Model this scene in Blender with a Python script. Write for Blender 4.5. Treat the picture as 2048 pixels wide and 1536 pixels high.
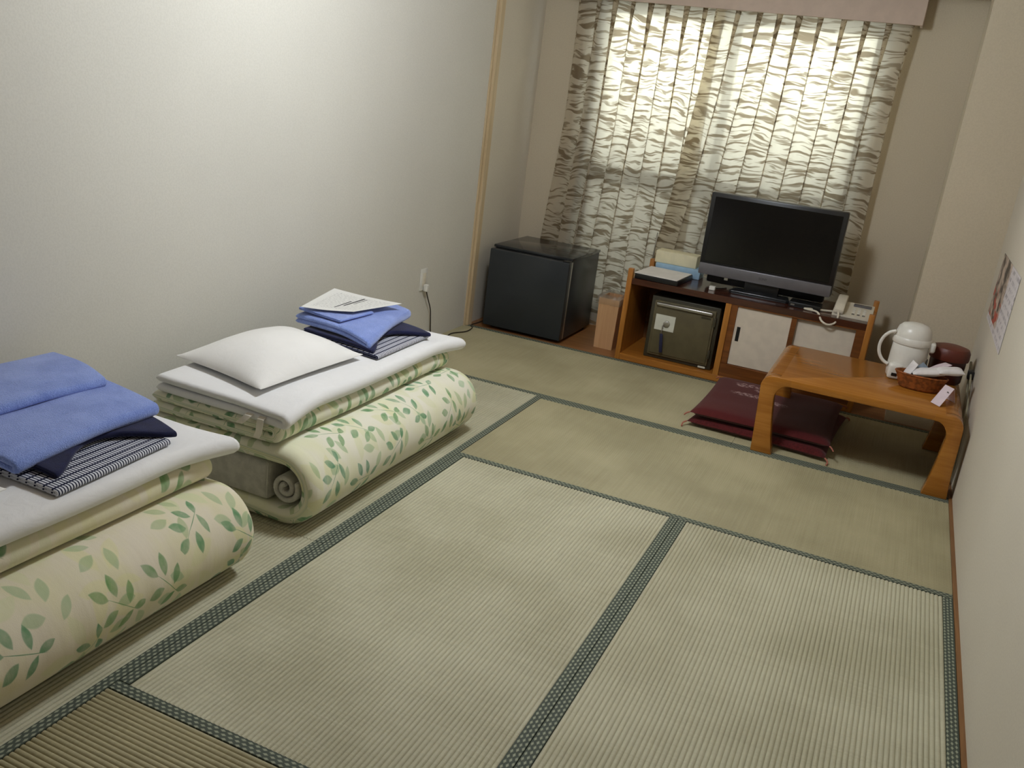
import bpy, bmesh, math, random
from mathutils import Vector, Matrix, noise

random.seed(7)
for o in list(bpy.data.objects):
    bpy.data.objects.remove(o, do_unlink=True)
SC = bpy.context.scene
COL = SC.collection

# ------------------------------------------------------------------ camera
F_PX, CX, CY, CZ = 1820.15, 1.3903, -2.969, 1.3841
YAW, PITCH, ROLL = -0.3828, -0.3158, 0.1248
fw = Vector((math.sin(YAW) * math.cos(PITCH), math.cos(YAW) * math.cos(PITCH), math.sin(PITCH)))
r0 = Vector((math.cos(YAW), -math.sin(YAW), 0))
u0 = r0.cross(fw)
rt = math.cos(ROLL) * r0 + math.sin(ROLL) * u0
up = -math.sin(ROLL) * r0 + math.cos(ROLL) * u0
cam = bpy.data.cameras.new('camera')
cam.sensor_fit = 'HORIZONTAL'
cam.sensor_width = 36.0
cam.lens = F_PX / 2048 * 36.0
cam.clip_start = 0.02
camo = bpy.data.objects.new('camera', cam)
COL.objects.link(camo)
M = Matrix((rt, up, -fw)).transposed().to_4x4()
M.translation = Vector((CX, CY, CZ))
camo.matrix_world = M
SC.camera = camo

# ------------------------------------------------------------------ world, lights, exposure
w = bpy.data.worlds.new('overcast_sky')
SC.world = w
w.use_nodes = True
bg = w.node_tree.nodes['Background']
bg.inputs[0].default_value = (0.93, 0.97, 1.0, 1)
bg.inputs[1].default_value = 6.0

lamp = bpy.data.lights.new('ceiling_lamp_light', 'POINT')
lamp.shadow_soft_size = 0.17
lamp.energy = 64.0
lamp.color = (0.93, 1.0, 1.08)
lampo = bpy.data.objects.new('ceiling_lamp_light', lamp)
COL.objects.link(lampo)
lampo.location = (0.34, -0.22, 2.03)

SC.view_settings.view_transform = 'Standard'
SC.view_settings.look = 'None'
SC.view_settings.gamma = 1.0
SC.view_settings.use_curve_mapping = False
SC.view_settings.exposure = 0.0
try:
    SC.cycles.use_denoising = True
    SC.cycles.max_bounces = 10
    SC.cycles.transparent_max_bounces = 12
    SC.cycles.sample_clamp_indirect = 6.0
except Exception:
    pass

# ------------------------------------------------------------------ material helpers
def lin(c):
    return tuple(((v / 255) / 12.92 if v / 255 <= 0.04045 else ((v / 255 + 0.055) / 1.055) ** 2.4) for v in c) + (1,)

class NT:
    def __init__(s, name):
        s.m = bpy.data.materials.new(name)
        s.m.use_nodes = True
        s.t = s.m.node_tree
        s.p = s.t.nodes['Principled BSDF']
        s.out = s.t.nodes['Material Output']
    def n(s, kind, **kw):
        nd = s.t.nodes.new(kind)
        for k, v in kw.items():
            setattr(nd, k, v)
        return nd
    def link(s, a, b):
        s.t.links.new(a, b)
    def put(s, sock, v):
        if hasattr(v, 'is_output') or hasattr(v, 'links'):
            s.link(v, sock)
        else:
            sock.default_value = v
    def math(s, op, a, b=0.0, c=None, clamp=False):
        nd = s.n('ShaderNodeMath', operation=op, use_clamp=clamp)
        s.put(nd.inputs[0], a)
        s.put(nd.inputs[1], b)
        if c is not None:
            s.put(nd.inputs[2], c)
        return nd.outputs[0]
    def mix(s, f, a, b, blend='MIX'):
        nd = s.n('ShaderNodeMix', data_type='RGBA', blend_type=blend)
        s.put(nd.inputs[0], f)
        s.put(nd.inputs[6], a)
        s.put(nd.inputs[7], b)
        return nd.outputs[2]
    def coord(s, kind='Object'):
        return s.n('ShaderNodeTexCoord').outputs[kind]
    def mapv(s, v, scale=(1, 1, 1), loc=(0, 0, 0), rot=(0, 0, 0)):
        nd = s.n('ShaderNodeMapping')
        s.link(v, nd.inputs[0])
        nd.inputs[1].default_value = loc
        nd.inputs[2].default_value = rot
        nd.inputs[3].default_value = scale
        return nd.outputs[0]
    def noise(s, v, scale, detail=3, rough=0.5, dist=0.0, dims='3D'):
        nd = s.n('ShaderNodeTexNoise', noise_dimensions=dims)
        s.link(v, nd.inputs['Vector'])
        nd.inputs['Scale'].default_value = scale
        nd.inputs['Detail'].default_value = detail
        nd.inputs['Roughness'].default_value = rough
        nd.inputs['Distortion'].default_value = dist
        return nd.outputs[0]
    def ramp(s, v, lo, hi):
        nd = s.n('ShaderNodeMapRange', interpolation_type='SMOOTHSTEP')
        s.put(nd.inputs[0], v)
        nd.inputs[1].default_value = lo
        nd.inputs[2].default_value = hi
        return nd.outputs[0]
    def bump(s, h, strength=0.3, dist=0.01):
        nd = s.n('ShaderNodeBump')
        nd.inputs['Strength'].default_value = strength
        nd.inputs['Distance'].default_value = dist
        s.put(nd.inputs['Height'], h)
        s.link(nd.outputs[0], s.p.inputs['Normal'])
    def xyz(s, v):
        nd = s.n('ShaderNodeSeparateXYZ')
        s.link(v, nd.inputs[0])
        return nd.outputs
    def col(s, c):
        s.put(s.p.inputs['Base Color'], c)
    def set(s, rough=0.6, spec=0.4, metal=0.0, sheen=0.0):
        s.p.inputs['Roughness'].default_value = rough
        s.p.inputs['Specular IOR Level'].default_value = spec
        s.p.inputs['Metallic'].default_value = metal
        if sheen:
            s.p.inputs['Sheen Weight'].default_value = sheen

def plain(name, c, rough=0.5, spec=0.4, metal=0.0, var=0.06, scale=20, bump=0.0, bscale=200, sheen=0.0):
    N = NT(name)
    v = N.coord()
    f = N.noise(v, scale, 4)
    a = lin(tuple(max(0, x * (1 - var)) for x in c))
    b = lin(tuple(min(255, x * (1 + var)) for x in c))
    N.col(N.mix(N.ramp(f, 0.3, 0.7), a, b))
    N.set(rough, spec, metal, sheen)
    if bump:
        N.bump(N.noise(v, bscale, 3), bump, 0.004)
    return N.m

def wood(name, c1, c2, axis=0, rough=0.4, scale=1.0, spec=0.45):
    N = NT(name)
    sc = [30 * scale, 30 * scale, 30 * scale]
    sc[axis] = 1.6 * scale
    v = N.mapv(N.coord(), scale=tuple(sc))
    f = N.noise(v, 1.0, 5, 0.6, 0.6)
    v2 = N.mapv(N.coord(), scale=tuple(x * 6 for x in sc))
    g = N.noise(v2, 1.0, 2)
    k = N.math('ADD', N.math('MULTIPLY', f, 0.75), N.math('MULTIPLY', g, 0.25))
    N.col(N.mix(N.ramp(k, 0.36, 0.66), lin(c1), lin(c2)))
    N.set(rough, spec)
    return N.m

def leaf_fabric(name, base, off):
    N = NT(name)
    uv = N.coord('UV')
    def layer(cell, seed, leaves, rotrange, rnd=0.75):
        v = N.mapv(uv, scale=(1 / cell, 1 / cell, 1), loc=(seed, seed * 0.37, 0))
        vo = N.n('ShaderNodeTexVoronoi', voronoi_dimensions='2D')
        N.link(v, vo.inputs['Vector'])
        vo.inputs['Scale'].default_value = 1.0
        vo.inputs['Randomness'].default_value = rnd
        sub = N.n('ShaderNodeVectorMath', operation='SUBTRACT')
        N.link(v, sub.inputs[0])
        N.link(vo.outputs['Position'], sub.inputs[1])
        cr = N.n('ShaderNodeSeparateColor')
        N.link(vo.outputs['Color'], cr.inputs[0])
        ang = N.math('MULTIPLY_ADD', cr.outputs[0], rotrange[1] - rotrange[0], rotrange[0])
        vr = N.n('ShaderNodeVectorRotate', rotation_type='Z_AXIS')
        N.link(sub.outputs[0], vr.inputs['Vector'])
        N.link(ang, vr.inputs['Angle'])
        x, y, _ = N.xyz(vr.outputs[0])
        tot = None
        for (cx, cy, ln, wd, a) in leaves:
            c, s = math.cos(a), math.sin(a)
            dx = N.math('ADD', x, -cx)
            dy = N.math('ADD', y, -cy)
            p = N.math('ADD', N.math('MULTIPLY', dx, c / ln), N.math('MULTIPLY', dy, s / ln))
            q = N.math('ADD', N.math('MULTIPLY', dx, -s / wd), N.math('MULTIPLY', dy, c / wd))
            val = N.math('SUBTRACT', N.math('SUBTRACT', 1.0, N.math('MULTIPLY', p, p)), N.math('ABSOLUTE', q))
            tot = val if tot is None else N.math('MAXIMUM', tot, val)
        return N.ramp(tot, 0.0, 0.30), cr.outputs
    sprig = [(0.36, 0.02, 0.16, 0.075, 0.1), (0.17, 0.18, 0.15, 0.08, 1.0), (0.12, -0.18, 0.15, 0.08, -0.9),
             (-0.10, 0.16, 0.14, 0.07, 1.3), (-0.17, -0.15, 0.15, 0.065, -1.1), (-0.34, 0.05, 0.13, 0.06, 2.6), (-0.04, 0.0, 0.36, 0.007, 0.05)]
    pale = [(0.2, 0.0, 0.24, 0.11, 0.2), (0.0, 0.24, 0.22, 0.10, 1.2), (-0.1, -0.22, 0.24, 0.11, -1.0), (-0.30, 0.12, 0.2, 0.09, 2.3)]
    m1, c1 = layer(0.170, off, sprig, (0.6, 2.6))
    m2, c2 = layer(0.21, off + 4.3, pale, (0, 6.28))
    m3, c3 = layer(0.19, off + 9.1, sprig[:4], (0.2, 3.0))
    n1 = N.noise(uv, 9.0, 3)
    base_c = N.mix(N.ramp(n1, 0.35, 0.7), lin(base), lin((base[0] - 4, base[1] - 2, base[2] - 16)))
    yl = N.mix(c2[1], lin((226, 222, 168)), lin((212, 218, 176)))
    s1 = N.mix(N.math('MULTIPLY', m2, N.math('MULTIPLY_ADD', c2[2], 0.4, 0.35)), base_c, yl)
    fine = N.noise(uv, 26.0, 3)
    gr3 = N.mix(c3[1], lin((150, 185, 140)), lin((164, 182, 120)))
    s2 = N.mix(N.math('MULTIPLY', m3, N.math('MULTIPLY_ADD', fine, 0.5, 0.35)), s1, gr3)
    gr = N.mix(c1[1], lin((98, 148, 116)), lin((122, 160, 100)))
    s3 = N.mix(N.math('MULTIPLY', m1, N.math('MULTIPLY_ADD', fine, 1.3, 0.12), clamp=True), s2, gr)
    N.col(s3)
    N.set(0.85, 0.2, sheen=0.15)
    b = N.math('ADD', N.math('MULTIPLY', N.noise(N.mapv(uv, scale=(7, 30, 1)), 1.0, 2), 0.6), N.math('MULTIPLY', N.noise(uv, 400, 2), 0.12))
    N.bump(b, 0.25, 0.012)
    return N.m

def white_cloth(name, c, crease=1.0):
    N = NT(name)
    v = N.coord()
    f = N.noise(v, 5, 4)
    N.col(N.mix(N.ramp(f, 0.3, 0.7), lin(c), lin(tuple(x - 6 for x in c))))
    N.set(0.85, 0.2, sheen=0.2)
    h = N.math('ADD', N.math('MULTIPLY', N.noise(N.mapv(v, scale=(9, 5, 9)), 1.6, 4, 0.55, 0.7), crease), N.math('MULTIPLY', N.noise(v, 500, 2), 0.05))
    N.bump(h, 0.30, 0.012)
    return N.m

def towel_mat(name, c1, c2):
    N = NT(name)
    v = N.coord()
    f = N.noise(v, 14, 5)
    g = N.noise(v, 330, 2)
    N.col(N.mix(N.ramp(N.math('ADD', N.math('MULTIPLY', f, 0.5), N.math('MULTIPLY', g, 0.5)), 0.35, 0.65), lin(c1), lin(c2)))
    N.set(0.95, 0.1, sheen=0.5)
    N.bump(N.math('ADD', g, N.math('MULTIPLY', f, 0.8)), 0.7, 0.004)
    return N.m

def wall_mat(name, c):
    N = NT(name)
    v = N.coord()
    big = N.noise(v, 1.3, 3)
    fine = N.noise(v, 160, 3, 0.6)
    a = N.mix(N.ramp(big, 0.3, 0.7), lin(c), lin(tuple(x - 5 for x in c)))
    N.col(N.mix(N.math('MULTIPLY', N.ramp(fine, 0.4, 0.62), 0.22), a, lin(tuple(x - 26 for x in c))))
    N.set(0.85, 0.2)
    N.bump(fine, 0.15, 0.002)
    return N.m

def tatami_mat(name, along):
    N = NT(name)
    v = N.coord()
    # reeds run across the ribs; slow tone drift per mat
    sc = (3, 900, 1) if along == 'y' else (900, 3, 1)
    reed = N.noise(N.mapv(v, scale=sc), 1.0, 2)
    sc2 = (2, 120, 1) if along == 'y' else (120, 2, 1)
    reed2 = N.noise(N.mapv(v, scale=sc2), 1.0, 3)
    big = N.noise(v, 2.2, 3)
    k = N.math('ADD', N.math('MULTIPLY', reed, 0.30), N.math('ADD', N.math('MULTIPLY', reed2, 0.12), N.math('MULTIPLY', big, 0.58)))
    c = N.mix(N.ramp(k, 0.36, 0.64), lin((173, 169, 142) if along == 'y' else (154, 146, 114)), lin((197, 194, 169) if along == 'y' else (177, 169, 136)))  # crosswise rush darker and warmer; directional reflection put into the colour
    gm = N.n('ShaderNodeNewGeometry')
    N.col(c)
    N.set(0.55, 0.35)
    N.bump(reed, 0.25, 0.002)
    return N.m

def border_mat(name, along):
    N = NT(name)
    v = N.coord()
    x, y, z = N.xyz(v)
    a, b = (x, y) if along == 'y' else (y, x)
    # rows of small woven dots, alternate rows shifted
    ra = N.math('MULTIPLY', a, 1 / 0.0100)
    rb = N.math('MULTIPLY', b, 1 / 0.0185)
    row = N.math('FLOOR', ra)
    sh = N.math('MULTIPLY', N.math('MODULO', N.math('ABSOLUTE', row), 2.0), 0.5)
    fa = N.math('SUBTRACT', N.math('FRACT', ra), 0.5)
    fb = N.math('SUBTRACT', N.math('FRACT', N.math('ADD', rb, sh)), 0.5)
    d = N.math('ADD', N.math('MULTIPLY', N.math('ABSOLUTE', fa), 1.5), N.math('MULTIPLY', N.math('ABSOLUTE', fb), 1.3))
    m = N.ramp(d, 0.70, 0.30)
    nz = N.noise(v, 60, 2)
    dark = N.mix(nz, lin((66, 74, 66)), lin((84, 92, 82)))
    N.col(N.mix(N.math('MULTIPLY', m, 0.8), dark, lin((168, 172, 150))))
    N.set(0.7, 0.25)
    return N.m

# ------------------------------------------------------------------ mesh helpers
class MB:
    def __init__(s):
        s.v, s.f, s.uv = [], [], []
        s.has_uv = False
    def add(s, verts, faces, uvs=None):
        b = len(s.v)
        s.v += [tuple(p) for p in verts]
        for i, f in enumerate(faces):
            s.f.append(tuple(b + k for k in f))
            if uvs:
                s.uv.append([uvs[k] for k in f])
                s.has_uv = True
            else:
                s.uv.append([(0, 0)] * len(f))
        return s
    def bm(s, bm, mtx=None):
        bm.verts.ensure_lookup_table()
        bm.verts.index_update()
        vs = [(mtx @ v.co if mtx else v.co) for v in bm.verts]
        fs = [[v.index for v in f.verts] for f in bm.faces]
        bm.free()
        return s.add(vs, fs)
    def box(s, x0, x1, y0, y1, z0, z1, bev=0.0, seg=2, mtx=None):
        bm = bmesh.new()
        bmesh.ops.create_cube(bm, size=1.0)
        for v in bm.verts:
            v.co = Vector(((x0 + x1) / 2 + v.co.x * (x1 - x0), (y0 + y1) / 2 + v.co.y * (y1 - y0), (z0 + z1) / 2 + v.co.z * (z1 - z0)))
        if bev > 0:
            bmesh.ops.bevel(bm, geom=list(bm.edges), offset=bev, segments=seg, affect='EDGES', profile=0.5)
        return s.bm(bm, mtx)
    def prism(s, pts, y0, y1, plane='xz', bev=0.0, seg=2, mtx=None):
        bm = bmesh.new()
        def mk(a, b, d):
            return {'xz': (a, d, b), 'xy': (a, b, d), 'yz': (d, a, b)}[plane]
        A = [bm.verts.new(mk(a, b, y0)) for a, b in pts]
        B = [bm.verts.new(mk(a, b, y1)) for a, b in pts]
        n = len(pts)
        f0 = bm.faces.new(A)
        f1 = bm.faces.new(B[::-1])
        for i in range(n):
            bm.faces.new((A[i], B[i], B[(i + 1) % n], A[(i + 1) % n]))
        bmesh.ops.recalc_face_normals(bm, faces=list(bm.faces))
        if bev > 0:
            es = [e for e in bm.edges if any(fc in (f0, f1) for fc in e.link_faces)]
            bmesh.ops.bevel(bm, geom=es, offset=bev, segments=seg, affect='EDGES', profile=0.5)
        return s.bm(bm, mtx)
    def lathe(s, prof, c=(0, 0, 0), n=40, sx=1.0, sy=1.0, mtx=None):
        vs, fs = [], []
        for r, z in prof:
            for i in range(n):
                a = 2 * math.pi * i / n
                p = Vector((c[0] + r * math.cos(a) * sx, c[1] + r * math.sin(a) * sy, c[2] + z))
                vs.append(mtx @ p if mtx else p)
        for j in range(len(prof) - 1):
            for i in range(n):
                k = (i + 1) % n
                fs.append((j * n + i, j * n + k, (j + 1) * n + k, (j + 1) * n + i))
        if prof[0][0] > 1e-5:
            fs.append(tuple(range(n))[::-1])
        if prof[-1][0] > 1e-5:
            fs.append(tuple((len(prof) - 1) * n + i for i in range(n)))
        return s.add(vs, fs)
    def tube(s, pts, r, n=8, smooth=6, closed=False):
        P = [Vector(p) for p in pts]
        if smooth > 1 and len(P) > 2:
            Q = []
            m = len(P)
            rng = range(m) if closed else range(m - 1)
            for i in rng:
                if closed:
                    a, b, c, d = P[(i - 1) % m], P[i], P[(i + 1) % m], P[(i + 2) % m]
                else:
                    a, b, c, d = P[max(0, i - 1)], P[i], P[i + 1], P[min(m - 1, i + 2)]
                for k in range(smooth):
                    t = k / smooth
                    Q.append(0.5 * ((2 * b) + (c - a) * t + (2 * a - 5 * b + 4 * c - d) * t * t + (3 * b - a - 3 * c + d) * t ** 3))
            if not closed:
                Q.append(P[-1])
            P = Q
        vs, fs = [], []
        m = len(P)
        up_ = Vector((0, 0, 1))
        prevn = None
        for i in range(m):
            t = (P[(i + 1) % m] - P[i - 1]) if closed else (P[min(i + 1, m - 1)] - P[max(i - 1, 0)])
            t.normalize()
            if prevn is None:
                nn = t.cross(up_)
                if nn.length < 0.1:
                    nn = t.cross(Vector((1, 0, 0)))
            else:
                nn = prevn - t * prevn.dot(t)
            nn.normalize()
            prevn = nn
            bn = t.cross(nn)
            rr = r(i / max(1, m - 1)) if callable(r) else r
            for k in range(n):
                a = 2 * math.pi * k / n
                vs.append(P[i] + (nn * math.cos(a) + bn * math.sin(a)) * rr)
        for i in range(m if closed else m - 1):
            for k in range(n):
                j = (i + 1) % m
                fs.append((i * n + k, i * n + (k + 1) % n, j * n + (k + 1) % n, j * n + k))
        if not closed:
            fs.append(tuple(range(n))[::-1])
            fs.append(tuple((m - 1) * n + k for k in range(n)))
        return s.add(vs, fs)
    def build(s, name, mat, parent=None, smooth=True, angle=40, origin=None):
        me = bpy.data.meshes.new(name)
        off = Vector(origin) if origin is not None else (WLOC.get(parent.name, Vector((0, 0, 0))) if parent else Vector((0, 0, 0)))
        me.from_pydata([tuple(Vector(p) - off) for p in s.v], [], s.f)
        if s.has_uv:
            ul = me.uv_layers.new(name='UVMap')
            i = 0
            flat = []
            for f in s.uv:
                for u in f:
                    flat += [u[0], u[1]]
            ul.data.foreach_set('uv', flat)
        me.validate()
        bm = bmesh.new()
        bm.from_mesh(me)
        bmesh.ops.recalc_face_normals(bm, faces=list(bm.faces))
        if smooth:
            ca = math.radians(angle)
            for f in bm.faces:
                f.smooth = True
            for e in bm.edges:
                if len(e.link_faces) == 2 and e.calc_face_angle(0) > ca:
                    e.smooth = False
        bm.to_mesh(me)
        bm.free()
        me.materials.append(mat)
        o = bpy.data.objects.new(name, me)
        COL.objects.link(o)
        if parent:
            o.parent = parent
        elif origin is not None:
            o.location = off
        WLOC[o.name] = off.copy()
        return o

WLOC = {}
def thing(name, loc, label, cat, group=None):
    o = bpy.data.objects.new(name, None)
    o.empty_display_size = 0.05
    COL.objects.link(o)
    o.location = loc
    WLOC[o.name] = Vector(loc)
    tag(o, label, cat, group)
    return o
def tag(o, label=None, cat=None, group=None, kind=None):
    if label: o['label'] = label
    if cat: o['category'] = cat
    if group: o['group'] = group
    if kind: o['kind'] = kind
    return o
def struct(mb, name, mat, parent=None, label=None, smooth=False):
    o = mb.build(name, mat, parent, smooth=smooth)
    if not parent:
        o['kind'] = 'structure'
        if label: o['label'] = label
    return o

def arc(cx, cz, r, a0, a1, n):
    return [(cx + r * math.cos(a0 + (a1 - a0) * i / n), cz + r * math.sin(a0 + (a1 - a0) * i / n)) for i in range(n + 1)]
def line(p, q, n):
    return [(p[0] + (q[0] - p[0]) * i / n, p[1] + (q[1] - p[1]) * i / n) for i in range(n)]

def slab(path, t, w0, w1, warp=None, nw=26, nr=5, s0=0.0, endround=True):
    """A soft sheet of thickness t following path (x,z), as wide as w0..w1 in y, with rounded rims."""
    rw = t / 2
    loop = []
    for i in range(nw + 1):
        loop.append((w0 + rw + (w1 - w0 - 2 * rw) * i / nw, -1.0))
    for k in range(1, nr):
        a = -math.pi / 2 + math.pi * k / nr
        loop.append((w1 - rw + rw * math.cos(a), math.sin(a)))
    for i in range(nw + 1):
        loop.append((w1 - rw - (w1 - w0 - 2 * rw) * i / nw, 1.0))
    for k in range(1, nr):
        a = math.pi / 2 + math.pi * k / nr
        loop.append((w0 + rw + rw * math.cos(a), math.sin(a)))
    P = [Vector((p[0], 0, p[1])) for p in path]
    st = []
    s = s0
    for i, p in enumerate(P):
        t_ = (P[min(i + 1, len(P) - 1)] - P[max(i - 1, 0)]).normalized()
        nn = Vector((t_.z, 0, -t_.x))
        if i: s += (P[i] - P[i - 1]).length
        st.append((p, t_, nn, s, 1.0))
    if endround:
        p, t_, nn, s_, _ = st[0]
        pre = [(p - t_ * rw * math.sin(a), t_, nn, s_ - rw * math.sin(a), max(0.03, math.cos(a))) for a in (math.pi / 2, 1.2, 0.8, 0.4)]
        p, t_, nn, s_, _ = st[-1]
        post = [(p + t_ * rw * math.sin(a), t_, nn, s_ + rw * math.sin(a), max(0.03, math.cos(a))) for a in (0.4, 0.8, 1.2, math.pi / 2)]
        st = pre + st + post
    vs, uv, fs = [], [], []
    L = len(loop)
    for (p, t_, nn, s_, sc) in st:
        for (wy, h) in loop:
            # the outer side is the loop's -1 side: normal nn points outwards there
            q = p + nn * (-h * rw * sc)
            q = Vector((q.x, wy, q.z))
            vs.append(warp(q) if warp else q)
            uv.append((s_ + (0.37 if h > 0 else 0), wy))
    for i in range(len(st) - 1):
        for k in range(L):
            j = (k + 1) % L
            fs.append((i * L + k, i * L + j, (i + 1) * L + j, (i + 1) * L + k))
    fs.append(tuple(range(L)))
    fs.append(tuple((len(st) - 1) * L + k for k in range(L)))
    mb = MB()
    mb.add(vs, fs, uv)
    return mb

def wobble(seed, amp, freq=4.0, zamp=None):
    so = Vector((seed * 7.13, seed * 3.7, seed * 1.9))
    def f(q):
        d = noise.noise_vector(q * freq + so)
        return Vector((q.x + d.x * amp, q.y + d.y * amp, q.z + d.z * (amp if zamp is None else zamp)))
    return f

# ------------------------------------------------------------------ materials
WALL = wall_mat('wallpaper_beige', (214, 211, 201))
WALLR = wall_mat('wallpaper_warm_dim', (206, 194, 171))  # wallpaper warmed and darkened: dimmer window-end light put into the colour
WALLS = wall_mat('wallpaper_mid_dim', (212, 204, 188))  # wallpaper in a middle tone, weaker light put into the colour
CEIL = wall_mat('ceiling_paper', (225, 218, 204))
CEILW = wood('ceiling_wood_darkened', (136, 112, 84), (160, 134, 102), axis=1, rough=0.6)  # unseen ceiling; dark wood tone picked to lessen bounced light
REARW = wall_mat('rear_wall_darkened', (164, 152, 132))  # unseen rear wall, darkened to lessen bounced light
POST = wood('pale_post_wood', (192, 170, 134), (206, 186, 152), axis=2, rough=0.5)
TRIMW = wood('brown_strip_wood', (118, 82, 48), (146, 104, 62), axis=1, rough=0.5)
BOARD = wood('floor_board_wood', (132, 88, 50), (160, 112, 68), axis=0, rough=0.35)
TAT_Y, TAT_X = tatami_mat('rush_weave_lengthwise', 'y'), tatami_mat('rush_weave_crosswise', 'x')
BOR_Y, BOR_X = border_mat('border_cloth_lengthwise', 'y'), border_mat('border_cloth_crosswise', 'x')
PINKW = plain('pelmet_paint', (194, 174, 158), 0.6, var=0.02)
METAL = plain('window_aluminium', (120, 118, 112), 0.4, 0.5, 0.6)
ORANGE = wood('honey_varnish', (166, 106, 40), (192, 130, 58), axis=2, rough=0.35)
ORANGEX = wood('honey_varnish_across', (156, 98, 36), (186, 122, 50), axis=0, rough=0.35)
TABLEW = wood('table_varnish', (156, 98, 32), (178, 118, 46), axis=0, rough=0.22, spec=0.55)
DARKW = wood('dark_red_wood', (58, 30, 20), (80, 42, 28), axis=0, rough=0.18, spec=0.6)
BROWNW = wood('brown_frame_wood', (104, 58, 22), (134, 80, 34), axis=0, rough=0.4)
INNER = wood('cabinet_inside_wood', (92, 56, 24), (120, 76, 36), axis=1, rough=0.5)
DOORW = plain('door_paper', (222, 210, 192), 0.6, var=0.02)
BLACKP = plain('black_plastic', (22, 22, 23), 0.35, 0.5)
SCREEN = plain('dark_screen', (16, 16, 16), 0.16, 0.5, var=0.01)
GREYP = plain('grey_bezel', (112, 110, 114), 0.35, 0.5, 0.3, var=0.02)
FRIDGE = plain('charcoal_enamel', (44, 48, 51), 0.28, 0.5, var=0.03, scale=6)
FRTOP = plain('charcoal_gloss', (40, 42, 44), 0.12, 0.6, var=0.03, scale=6)
CHROME = plain('brushed_metal', (190, 188, 182), 0.3, 0.5, 0.9, var=0.02)
OLIVE = plain('olive_safe_paint', (96, 88, 64), 0.4, 0.4, var=0.04)
OLIVED = plain('dark_olive_paint', (62, 58, 44), 0.4, 0.4, var=0.04)
LABELW = plain('label_card', (214, 214, 200), 0.6, var=0.02)
WHITEP = plain('white_plastic', (226, 224, 216), 0.3, 0.5, var=0.02)
CREAMP = plain('ivory_plastic', (222, 214, 196), 0.35, 0.5, var=0.02)
GREYK = plain('grey_keys', (104, 100, 96), 0.5)
NAVYTAG = plain('navy_tag', (34, 36, 66), 0.5)
PEACH = wood('pale_wood_print', (200, 156, 112), (218, 176, 132), axis=2, rough=0.5, scale=0.6)
MAROON = plain('maroon_cloth', (84, 28, 29), 0.9, 0.15, var=0.14, scale=120, bump=0.3, bscale=500, sheen=0.15)
PINKT = plain('pink_thread', (176, 112, 96), 0.9, 0.1)
BASKET = plain('basket_rattan', (134, 76, 34), 0.55, 0.35, var=0.2, scale=60, bump=0.4, bscale=150)
LACQ = plain('red_brown_lacquer', (100, 42, 28), 0.45, 0.5, var=0.05)
LACQD = plain('dark_lacquer', (62, 22, 14), 0.3, 0.5, var=0.05)
TEABAG = plain('white_packet', (232, 228, 228), 0.3, 0.5, var=0.03)
TEABLUE = plain('blue_grey_packet', (120, 132, 146), 0.35, 0.5, var=0.15)
TEAPINK = plain('pinkish_packet', (222, 206, 214), 0.4, 0.4, var=0.03)
PAPER = plain('cream_box_card', (226, 218, 184), 0.6, var=0.02)
BLUEB = plain('blue_box_card', (156, 188, 212), 0.5, var=0.03)
BOOKW = plain('white_page', (226, 222, 218), 0.5, var=0.02)
CORD = plain('dark_cord', (48, 40, 32), 0.5)
CORDG = plain('grey_beige_cord', (150, 144, 120), 0.5)
GREYC = plain('grey_blanket', (190, 187, 178), 0.95, 0.1, var=0.05, scale=40, bump=0.5, bscale=300, sheen=0.2)
NAVY = plain('navy_cotton', (28, 32, 66), 0.9, 0.15, var=0.12, scale=30, bump=0.3, bscale=400, sheen=0.2)
BLUET = towel_mat('blue_terry', (112, 136, 208), (146, 168, 232))
SHEETW = white_cloth('white_cover', (238, 238, 238))
PILLW = white_cloth('white_pillowcase', (242, 241, 238), 0.8)
RIBBON = plain('ivory_tape', (226, 220, 206), 0.8, 0.2)
LEAF1 = leaf_fabric('leaf_print_cotton', (234, 231, 214), 1.3)
LEAF2 = leaf_fabric('leaf_print_cotton_warm', (230, 222, 202), 5.9)

def yukata_material():
    N = NT('navy_white_check')
    uv = N.coord('UV')
    x, y, _ = N.xyz(uv)
    a = N.math('MULTIPLY', x, 1 / 0.026)
    b = N.math('MULTIPLY', y, 1 / 0.0085)
    ia = N.math('FLOOR', N.math('MULTIPLY', y, 1 / 0.030))
    fa = N.math('FRACT', N.math('ADD', a, N.math('MULTIPLY', ia, 0.0)))
    fb = N.math('FRACT', b)
    nz = N.noise(uv, 130, 2)
    ga = N.ramp(N.math('ABSOLUTE', N.math('SUBTRACT', fa, 0.5)), 0.36, 0.42)
    gb = N.ramp(N.math('ADD', N.math('ABSOLUTE', N.math('SUBTRACT', fb, 0.5)), N.math('MULTIPLY', nz, 0.12)), 0.30, 0.40)
    m = N.math('MAXIMUM', ga, gb)
    N.col(N.mix(m, lin((212, 214, 222)), lin((30, 34, 60))))
    N.set(0.9, 0.15)
    N.bump(nz, 0.2, 0.003)
    return N.m
YUK = yukata_material()

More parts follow.
